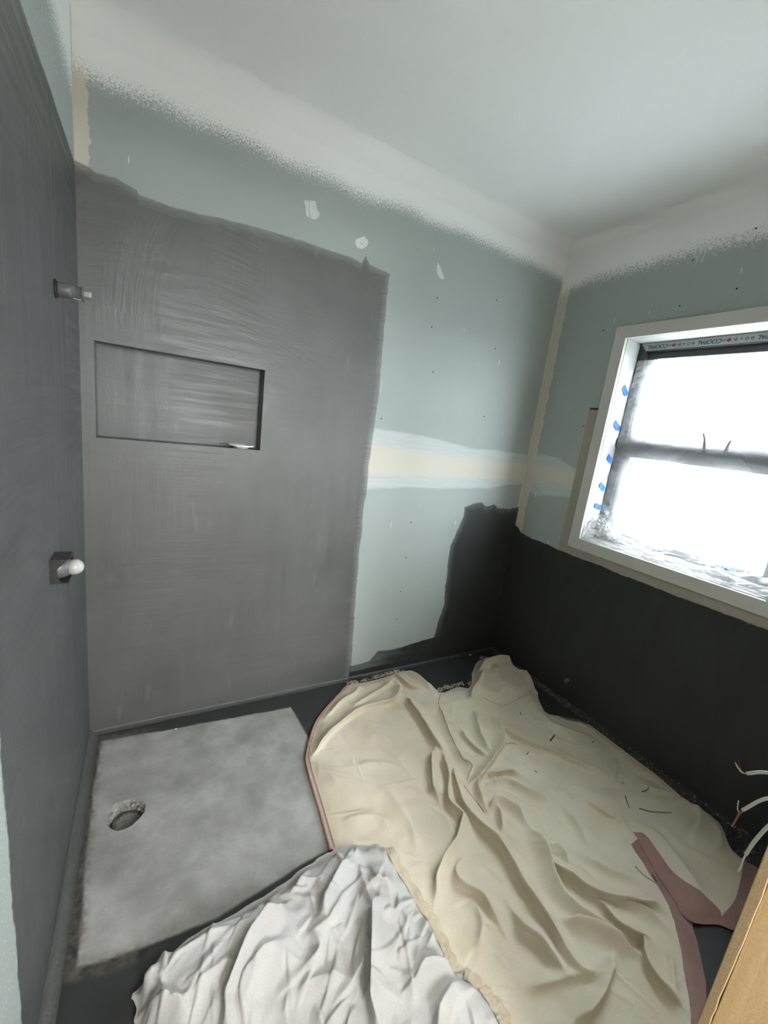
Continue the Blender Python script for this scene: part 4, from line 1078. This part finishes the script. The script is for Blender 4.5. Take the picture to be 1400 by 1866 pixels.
def h_right(x, y):
    sd = -poly_sd(x, y, OR)[0]
    body = sstep(0.0, 0.04, sd)
    n = 0.010 + 0.004 * perlin(x * 7, y * 7, 31) + 0.003 * ridged(x * 6, y * 10, 32)
    RR = [([(2.12, -1.21), (2.05, -1.27), (1.93, -1.30), (1.88, -1.33)], 0.030, 0.012, 0.03), ([(2.12, -1.31), (2.0, -1.36), (1.9, -1.36)], 0.018, 0.02, 0.012),
          ([(1.75, -1.18), (1.80, -1.24), (1.76, -1.36), (1.72, -1.44)], 0.022, 0.02, 0.02), ([(1.88, -1.20), (1.86, -1.30), (1.93, -1.42)], 0.010, 0.03, 0.03)]
    b = sstep(-0.03, 0.0, -poly_sd(x, y, OB)[0]) 
    return 0.004 + 0.006 * b + (n + ridges(x, y, RR)) * (0.15 + 0.85 * body)
def h_white(x, y):
    sd = -poly_sd(x, y, OW)[0]
    body = sstep(0.0, 0.05, sd)
    c = (0.003 * perlin(x * 5, y * 5, 41) + facets(x, y, 300, 6, 0.95, 0.8, 5, 12, 0.0045) + facets(x, y, 340, 6, 0.8, 1.2, 14, 24, 0.0028)
         + creases(x, y, 7, 150, (0.15, 0.95, -1.4, -0.80), 1.0, 0.55, 0.05, 0.17, 0.004, 0.010) + creases(x, y, 8, 110, (0.15, 0.95, -1.4, -0.80), 0.2, 0.8, 0.03, 0.08, 0.003, 0.007))
    r = ridges(x, y, RIDGE_WHITE)
    blob = 0.035 * np.exp(-(((x - 0.30) / 0.14) ** 2 + ((y + 0.98) / 0.10) ** 2)) + 0.02 * np.exp(-(((x - 0.6) / 0.2) ** 2 + ((y + 1.05) / 0.15) ** 2))
    return 0.010 + 0.018 * (0.15 + 0.85 * body) + blob * body + (c + r) * sstep(0.0, 0.035, sd)

sheet_b = empty('drop_sheet', (1.4, -0.8, 0.0))
tag(sheet_b, 'large rumpled beige canvas drop sheet covering the middle of the floor', 'drop sheet')
def under_parent(o, par):
    o.parent = par; o.location = -par.location; return o
under_parent(cloth_patch('canvas', OB, h_beige, 0.0032, holes=[HB, HB2], mat=M_BEIGE, roll=RIDGE_BEIGE), sheet_b)
hem = under_parent(cloth_patch('hem', OB, lambda x, y: h_beige(x, y) + 0.0004, 0.0032, inside=HB, mat=M_MAUVE, roll=RIDGE_BEIGE), sheet_b)
hem['label'] = 'mauve binding along the right edge'
under_parent(cloth_patch('hem', OB, lambda x, y: h_beige(x, y) + 0.0004, 0.0032, inside=HB2, mat=M_MAUVE, roll=RIDGE_BEIGE), sheet_b)
for SE in (SEAM_A, SEAM_B):
    P = smooth_path([(a, b, 0) for a, b in SE], 10); qx = np.array([p.x for p in P]); qy = np.array([p.y for p in P])
    qz = h_beige(qx, qy); _, ox, oy = ridges(qx, qy, RIDGE_BEIGE, lateral=True)
    bm = bmesh.new(); tube(bm, list(zip((qx + ox).tolist(), (qy + oy).tolist(), (qz + 0.0002).tolist())), 0.0015, 6)
    under_parent(bm_obj('seam', bm, M_SEAM, smooth=True), sheet_b)
bm = bmesh.new()
pp = smooth_path([(a - 0.002, b, 0.010) for a, b in PIPING], 8)
tube(bm, pp, 0.0042, 8)
o = under_parent(bm_obj('piping', bm, M_PIPE, smooth=True), sheet_b); o['label'] = 'pink piping along the left edge'
bm = bmesh.new()
pp = smooth_path([(a + 0.011, b, 0.015) for a, b in PIPING], 8)
tube(bm, pp, 0.0024, 6)
under_parent(bm_obj('piping', bm, M_PIPE, smooth=True), sheet_b)
rf = random.Random(11)
for FR, cnt in ((FRINGE_A, 70), (FRINGE_B, 24), (FRINGE_C, 16)):
    bm = bmesh.new()
    P = smooth_path([(a, b, 0.012) for a, b in FR], 8)
    for k in range(cnt):
        p = P[rf.randrange(len(P))]; L = rf.uniform(0.015, 0.04); a = rf.uniform(0.3, 2.6)
        pts = []
        for i in range(5):
            s = i / 4
            a += rf.uniform(-0.7, 0.7)
            pts.append((p.x + rf.uniform(-.012, .012) * (i == 0) + L * s * math.cos(a), min(p.y + L * s * math.sin(a) * 0.8, -0.012), max(0.004, 0.016 + L * 0.55 * math.sin(s * 3.0) * rf.uniform(0.3, 1))))
        tube(bm, pts, 0.0011, 4)
    o = under_parent(bm_obj('fringe', bm, M_TAN if FR is FRINGE_A else M_BEIGE), sheet_b)
    o['kind'] = 'stuff'

sheet_r = empty('drop_sheet', (1.9, -1.3, 0.0))
tag(sheet_r, 'beige sheet corner with wide mauve border beside the black window wall', 'drop sheet')
under_parent(cloth_patch('canvas', OR, h_right, 0.0048, holes=[HR, HR2], mat=M_BEIGE), sheet_r)
for hp in (HR, HR2):
    under_parent(cloth_patch('hem', OR, lambda x, y: h_right(x, y) + 0.0004, 0.0048, inside=hp, mat=M_MAUVE), sheet_r)['label'] = 'mauve border'

sheet_w = empty('drop_sheet', (0.6, -1.05, 0.0))
tag(sheet_w, 'crumpled white drop sheet with tan frayed edge in the foreground', 'drop sheet')
under_parent(cloth_patch('canvas', OW, h_white, 0.0030, mat=M_WHITE, roll=RIDGE_WHITE), sheet_w)
for HP in (HEM_WHITE, HEM_WHITE2):
    P = smooth_path([(a, b, 0) for a, b in HP], 16)
    arr = np.zeros((len(P), 9, 3))
    for i, p in enumerate(P):
        d = (P[min(i + 1, len(P) - 1)] - P[max(i - 1, 0)]).normalized(); nn = Vector((-d.y, d.x, 0))
        wid = 0.032 + 0.008 * math.sin(i * 0.37) * math.sin(i * .23)
        for k in range(9):
            q = p + nn * ((k / 8 - 0.30) * wid)
            arr[i, k] = (q.x, q.y, 0)
    zb = np.maximum(h_white(arr[..., 0].ravel(), arr[..., 1].ravel()), h_beige(arr[..., 0].ravel(), arr[..., 1].ravel())).reshape(arr.shape[:2])
    kk = np.linspace(0, 1, 9)[None, :]
    ii = np.arange(len(P))[:, None]
    arr[..., 2] = zb + 0.002 + 0.0025 * np.sin(np.pi * kk) + 0.003 * np.clip(perlin(ii * 0.3 + 0 * kk, kk * 3 + 0 * ii, 61), -0.5, 1)
    o = under_parent(mk('hem', grid_mesh('hem', arr), M_TAN), sheet_w); o['label'] = 'tan frayed edge strip'

bm = bmesh.new(); prism(bm, [(min(a, W - 0.004), max(b, YF + .003)) for a, b in POLY_MEMB], 'z', 0.0006, 0.007); bevel_all(bm, 0.002, 1)
bm_obj('membrane_flap', bm, M_EDGE, bpy.data.objects['baseboard_right'])

# ------------------------------------------------------------------ plumbing on the walls
M_CLEAR = NT('clear_plastic')
_t = M_CLEAR; _n = _t.principled((0.55, 0.57, 0.56), 0.12, 0.5); _n.inputs['Transmission Weight'].default_value = 0.9; _n.inputs['IOR'].default_value = 1.2
M_CLEAR = _t.mat
M_WPLASTIC = plain('white_plastic', (0.46, 0.45, 0.42), 0.32, 0.5, var=0.06, scale=90)
M_DUSTY = plain('dusty_plastic', (0.115, 0.118, 0.115), 0.4, 0.5, var=0.3, scale=120)
M_BLACKP = plain('black_plastic', (0.035, 0.035, 0.034), 0.35, 0.5, var=0.4, scale=70)

t_ = tag(empty('shower_pipe_stub', (0, -0.401, 1.565)), 'clear capped shower pipe stub high on the grey left wall', 'pipe')
bm = bmesh.new(); lathe(bm, [(0.0006, 0.0215), (0.003, 0.0205), (0.006, 0.0165)], n=20); bm_obj('dark_gap_ring', bm, M_DARK, t_, smooth=False)  # black ring stands in for the shaded gap around the pipe
bm = bmesh.new(); lathe(bm, [(0.006, 0.0160), (0.010, 0.0175), (0.030, 0.0168), (0.034, 0.0162)], n=20); bm_obj('sleeve', bm, M_DUSTY, t_, smooth=True)
bm = bmesh.new(); lathe(bm, [(0.034, 0.0152), (0.0365, 0.0158), (0.054, 0.0152)], n=20); bm_obj('clear_body', bm, M_CLEAR, t_, smooth=True)
bm = bmesh.new(); box(bm, 0.036, 0.052, -0.008, 0.008, -0.0155, -0.0145); bm_obj('inner_tab', bm, M_WPLASTIC, t_)
bm = bmesh.new(); lathe(bm, [(0.054, 0.0165), (0.0545, 0.0180), (0.0575, 0.0180), (0.058, 0.0150)], n=24); bm_obj('flange', bm, M_DUSTY, t_)
bm = bmesh.new(); lathe(bm, [(0.058, 0.0115), (0.068, 0.0112), (0.073, 0.0105)], n=6); bm_obj('hex_cap', bm, plain('cap_grey', (0.19, 0.19, 0.185), 0.4), t_)

t_ = tag(empty('mixer_valve', (0, -0.569, 0.917)), 'shower mixer rough-in with white dome cap low on the left wall', 'valve')
hs, wt, dp = 0.030, 0.0022, 0.036
for (a0, a1, b0, b1) in ((-hs, hs, hs - wt, hs), (-hs, hs, -hs, -hs + wt), (hs - wt, hs, -hs + wt, hs - wt)):
    bm = bmesh.new(); box(bm, 0.0006, dp + rng.uniform(-.003, .003), a0, a1, b0, b1)
    bm_obj('cover_side', bm, M_BLACKP, t_)
bm = bmesh.new(); prism(bm, [(0.0006, -hs + wt), (0.020, -hs + wt), (0.0145, -0.012), (0.013, 0.004), (0.019, 0.013), (0.035, hs - wt), (0.0006, hs - wt)], 'y', -hs, -hs + wt)
bm_obj('cover_side', bm, M_BLACKP, t_)['label'] = 'torn near side of the cover'
bm = bmesh.new(); lathe(bm, [(0.0008, 0.027), (0.012, 0.027), (0.026, 0.0235), (0.034, 0.019)], n=24); bm_obj('valve_body', bm, M_DUSTY, t_, smooth=True)
bm = bmesh.new(); lathe(bm, [(0.034, 0.0185), (0.044, 0.0185)] + [(0.044 + 0.0185 * math.sin(a), 0.0185 * math.cos(a)) for a in np.linspace(0.15, 1.5, 9)], n=28); bm_obj('dome_cap', bm, M_WPLASTIC, t_, smooth=True)

t_ = tag(empty('water_inlet', (W, -0.563, 0.133)), 'small threaded water inlet low on the black window wall', 'pipe')
M_BRASS = plain('painted_brass', (0.20, 0.19, 0.175), 0.4, 0.5, metal=0.4, var=0.3, scale=120)
bm = bmesh.new(); lathe(bm, [(-0.0006, 0.0085), (-0.012, 0.0085)], n=16); bm_obj('nipple', bm, M_BRASS, t_)
bm = bmesh.new(); lathe(bm, [(-0.010, 0.0105), (-0.010, 0.0112), (-0.018, 0.0112), (-0.018, 0.0105)], n=6); bm_obj('hex_nut', bm, M_BRASS, t_)
bm = bmesh.new(); lathe(bm, [(-0.018, 0.0088), (-0.026, 0.0088), (-0.0265, 0.0080), (-0.0265, 0.0048), (-0.020, 0.0045)], n=20); bm_obj('threaded_end', bm, M_BRASS, t_)

# shiny dish in the niche
t_ = tag(empty('soap_dish', (0.525, 0.024, NZ0)), 'small shiny shallow dish in the right corner of the wall niche', 'dish')
M_CHROME = plain('polished_metal', (0.90, 0.90, 0.88), 0.25, 0.5, metal=0.55, var=0.02)
M_RIM = plain('bright_rim', (0.92, 0.92, 0.90), 0.2, 0.6, var=0.02)
bm = bmesh.new(); lathe(bm, [(0.0004, 0.024), (0.0015, 0.028), (0.0125, 0.036), (0.0125, 0.034), (0.003, 0.026)], axis='z', n=10); bm_obj('bowl', bm, M_CHROME, t_)
bm = bmesh.new()
lathe(bm, [(0.0120, 0.035), (0.0115, 0.0500), (0.0140, 0.0508), (0.0155, 0.0495), (0.0150, 0.036)], axis='z', n=36, cap0=False, cap1=False); bm_obj('rim', bm, M_RIM, t_)
bm = bmesh.new(); box(bm, -0.072, -0.036, 0.010, 0.044, 0.0100, 0.0118); bm_obj('tray_tab', bm, M_BLACKP, t_)

# ------------------------------------------------------------------ cables out of the front wall
M_SHEATH = plain('pale_sheath', (0.47, 0.50, 0.42), 0.5, 0.4, var=0.05)
M_WRED = plain('dark_red_core', (0.22, 0.055, 0.06), 0.5, 0.4)
M_WCOP = plain('copper_strands', (0.55, 0.30, 0.24), 0.35, 0.5, metal=0.4)
M_WBLK = plain('dark_core', (0.035, 0.03, 0.03), 0.5, 0.4)
M_WWHT = plain('pale_core', (0.58, 0.56, 0.54), 0.5, 0.4)
def cable(label, path, cores):
    root = empty('electrical_cable', path[0]); off = Vector(path[0])
    tag(root, label, 'cable', 'cables beside the doorway')
    bm = bmesh.new(); tube(bm, smooth_path(path, 6), 0.0032, 10)
    o = bm_obj('sheath', bm, M_SHEATH, root, smooth=True); o.location = -off
    for nm, mt, pts, r in cores:
        bm = bmesh.new(); tube(bm, smooth_path(pts, 6), r, 6, r * 0.8)
        o = bm_obj(nm, bm, mt, root, smooth=True); o.location = -off
cable('upper cable stub by the doorway with splayed copper wires', [(1.33, YF + .002, 0.772), (1.315, -1.57, 0.762), (1.302, -1.535, 0.752), (1.300, -1.510, 0.727)],
      [('copper_wire', M_WCOP, [(1.300, -1.512, 0.7275), (1.300, -1.504, 0.7235), (1.300, -1.496, 0.7280), (1.300, -1.487, 0.7350)], .0010),
       ('copper_wire', M_WCOP, [(1.301, -1.512, 0.7265), (1.303, -1.502, 0.7205), (1.304, -1.496, 0.7225), (1.303, -1.489, 0.7285)], .0010),
       ('dark_wire', M_WBLK, [(1.299, -1.512, 0.7285), (1.299, -1.503, 0.7260), (1.298, -1.497, 0.7340), (1.298, -1.491, 0.7480)], .0007)])
cable('middle cable stub by the doorway with dark red wire bent down', [(1.33, YF + .002, 0.745), (1.315, -1.58, 0.725), (1.302, -1.548, 0.700), (1.300, -1.523, 0.646)],
      [('red_wire', M_WRED, [(1.300, -1.525, 0.650), (1.300, -1.5205, 0.634), (1.300, -1.5185, 0.615), (1.300, -1.5165, 0.596)], .0018),
       ('pale_wire', M_WWHT, [(1.300, -1.5215, 0.634), (1.300, -1.516, 0.640), (1.300, -1.5135, 0.650), (1.300, -1.5125, 0.660)], .0011)])
cable('lowest cable stub by the doorway hanging down to a bare pale wire', [(1.33, YF + .002, 0.720), (1.312, -1.595, 0.700), (1.300, -1.570, 0.665), (1.300, -1.556, 0.605), (1.300, -1.550, 0.560)],
      [('pale_wire', M_WWHT, [(1.300, -1.5505, 0.562), (1.300, -1.5495, 0.545), (1.300, -1.5495, 0.528), (1.300, -1.5485, 0.512)], .0017)])

# ------------------------------------------------------------------ filler patches, nail holes, scraps and chips
M_FILL = plain('dry_filler', (0.66, 0.69, 0.68), 0.85, 0.2, var=0.10, scale=60, bump=0.5)
PATCH = [[(0.700, 2.128), (0.722, 2.134), (0.741, 2.140), (0.748, 2.139), (0.752, 2.120), (0.766, 2.106), (0.765, 2.094), (0.752, 2.080), (0.735, 2.077), (0.716, 2.080), (0.712, 2.090), (0.708, 2.112)],
         [(0.925, 2.062), (0.945, 2.075), (0.963, 2.087), (0.968, 2.080), (0.978, 2.079), (0.983, 2.065), (0.975, 2.050), (0.958, 2.037), (0.938, 2.036), (0.926, 2.047)],
         [(1.338, 2.092), (1.352, 2.078), (1.366, 2.062), (1.380, 2.046), (1.384, 2.036), (1.374, 2.030), (1.358, 2.034), (1.342, 2.048), (1.334, 2.064)]]
for i, P in enumerate(PATCH):
    bm = bmesh.new(); prism(bm, P, 'y', -0.0012, 0.0005); bm_obj('filler_patch', bm, M_FILL, wall_back)
    if i < 2:
        a, b = (P[1], P[8]) if i == 0 else ((0.945, 2.062), (0.972, 2.048))
        bm = bmesh.new(); tube(bm, [(a[0], -0.0014, a[1]), ((a[0] + b[0]) / 2 - 0.004, -0.0016, (a[1] + b[1]) / 2), (b[0], -0.0014, b[1])], 0.0022, 6)
        bm_obj('filler_ridge', bm, M_FILL, wall_back)
bm = bmesh.new(); lathe(bm, [(-0.0008, 0.0032), (0.0004, 0.0034)], axis='y', n=10)
bmesh.ops.recalc_face_normals(bm, faces=bm.faces[:])
nh = bpy.data.meshes.new('nail_hole'); bm.to_mesh(nh); bm.free(); nh.materials.append(M_DARK)
for x, z in ((1.353, 1.819), (1.396, 1.622), (1.765, 1.802), (1.718, 2.025), (1.144, 1.37), (1.77, 1.454), (1.394, 0.67), (1.39, 0.476), (1.391, 0.313), (1.394, 0.865), (1.361, 1.948)):
    mk('nail_hole', nh, None, wall_back, (x, 0, z))
for y, z in ((-0.851, 2.233), (-0.843, 2.026), (-0.647, 1.997), (-0.317, 1.468), (-0.309, 1.939), (-0.653, 2.174), (-0.335, 0.87)):
    o = mk('nail_hole', nh, None, wall_right, (W, y, z)); o.rotation_euler = (0, 0, math.radians(-90))

M_SCRAP = plain('dark_scrap', (0.075, 0.055, 0.042), 0.7, 0.3, var=0.4, scale=200)
M_SCRAP2 = plain('grey_wire', (0.33, 0.31, 0.27), 0.5, 0.4)
labels = ['brown stick offcut on the beige sheet, right of the folds', 'tiny dark scrap on the sheet just below the folded flap',
          'curled grey thread beside the central fold of the beige sheet', 'small dark hooked scrap below left of the brown stick',
          'tiny dark scrap near the central bunched fold', 'tiny dark scrap right of the brown stick near the window wall',
          'dark hooked twig on the sheet nearest the window wall', 'thin dark wire offcut on the sheet, left of the long thread',
          'long dark scribbled thread on the sheet near the window wall', 'pale wire offcut lying across the mauve border',
          'short dark splinter lying on the mauve border', 'tiny dark scrap among the folds beside the brown seam',
          'tiny dark fleck just above the thin dark wire offcut']
for i, S_ in enumerate(SCRAPS):
    S3 = []
    for a, b in S_:
        zz_ = max(float(h_beige(np.array([a]), np.array([b]))[0]), float(h_right(np.array([a]), np.array([b]))[0]) if poly_sd(np.array([a]), np.array([b]), OR)[0][0] < 0 else 0)
        S3.append((a, b, zz_ + 0.0022))
    r_ = {0: 0.0042, 8: 0.0018, 9: 0.0020, 10: 0.0022}.get(i, 0.0017)
    bm = bmesh.new(); tube(bm, smooth_path(S3, 4), r_, 6, r_ * .7)
    o = bm_obj('scrap', bm, M_SCRAP2 if i in (9, 2) else M_SCRAP)
    tag(o, labels[i], 'scrap', 'scraps littering the beige sheets')
M_CHIP = plain('plaster_chip', (0.70, 0.69, 0.66), 0.8)
for (a, b), lb, zc_ in zip(CHIPS, ('white plaster chip on the dark floor by the back corner', 'white plaster speck at the foot of the grey back wall', 'pale plaster flake on the beige sheet near the window wall'), (0.0004, 0.004, None)):
    if zc_ is None: zc_ = float(h_beige(np.array([a]), np.array([b]))[0]) + .0005
    s_ = 0.010 if 'corner' in lb else 0.0045
    bm = bmesh.new(); prism(bm, [(-s_, -s_ * .4), (s_ * .8, -s_ * .5), (s_, s_ * .3), (-s_ * .6, s_ * .45)], 'z', 0, 0.003)
    tag(bm_obj('plaster_chip', bm, M_CHIP, None, (a, b, zc_)), lb, 'plaster chip', 'plaster chips')
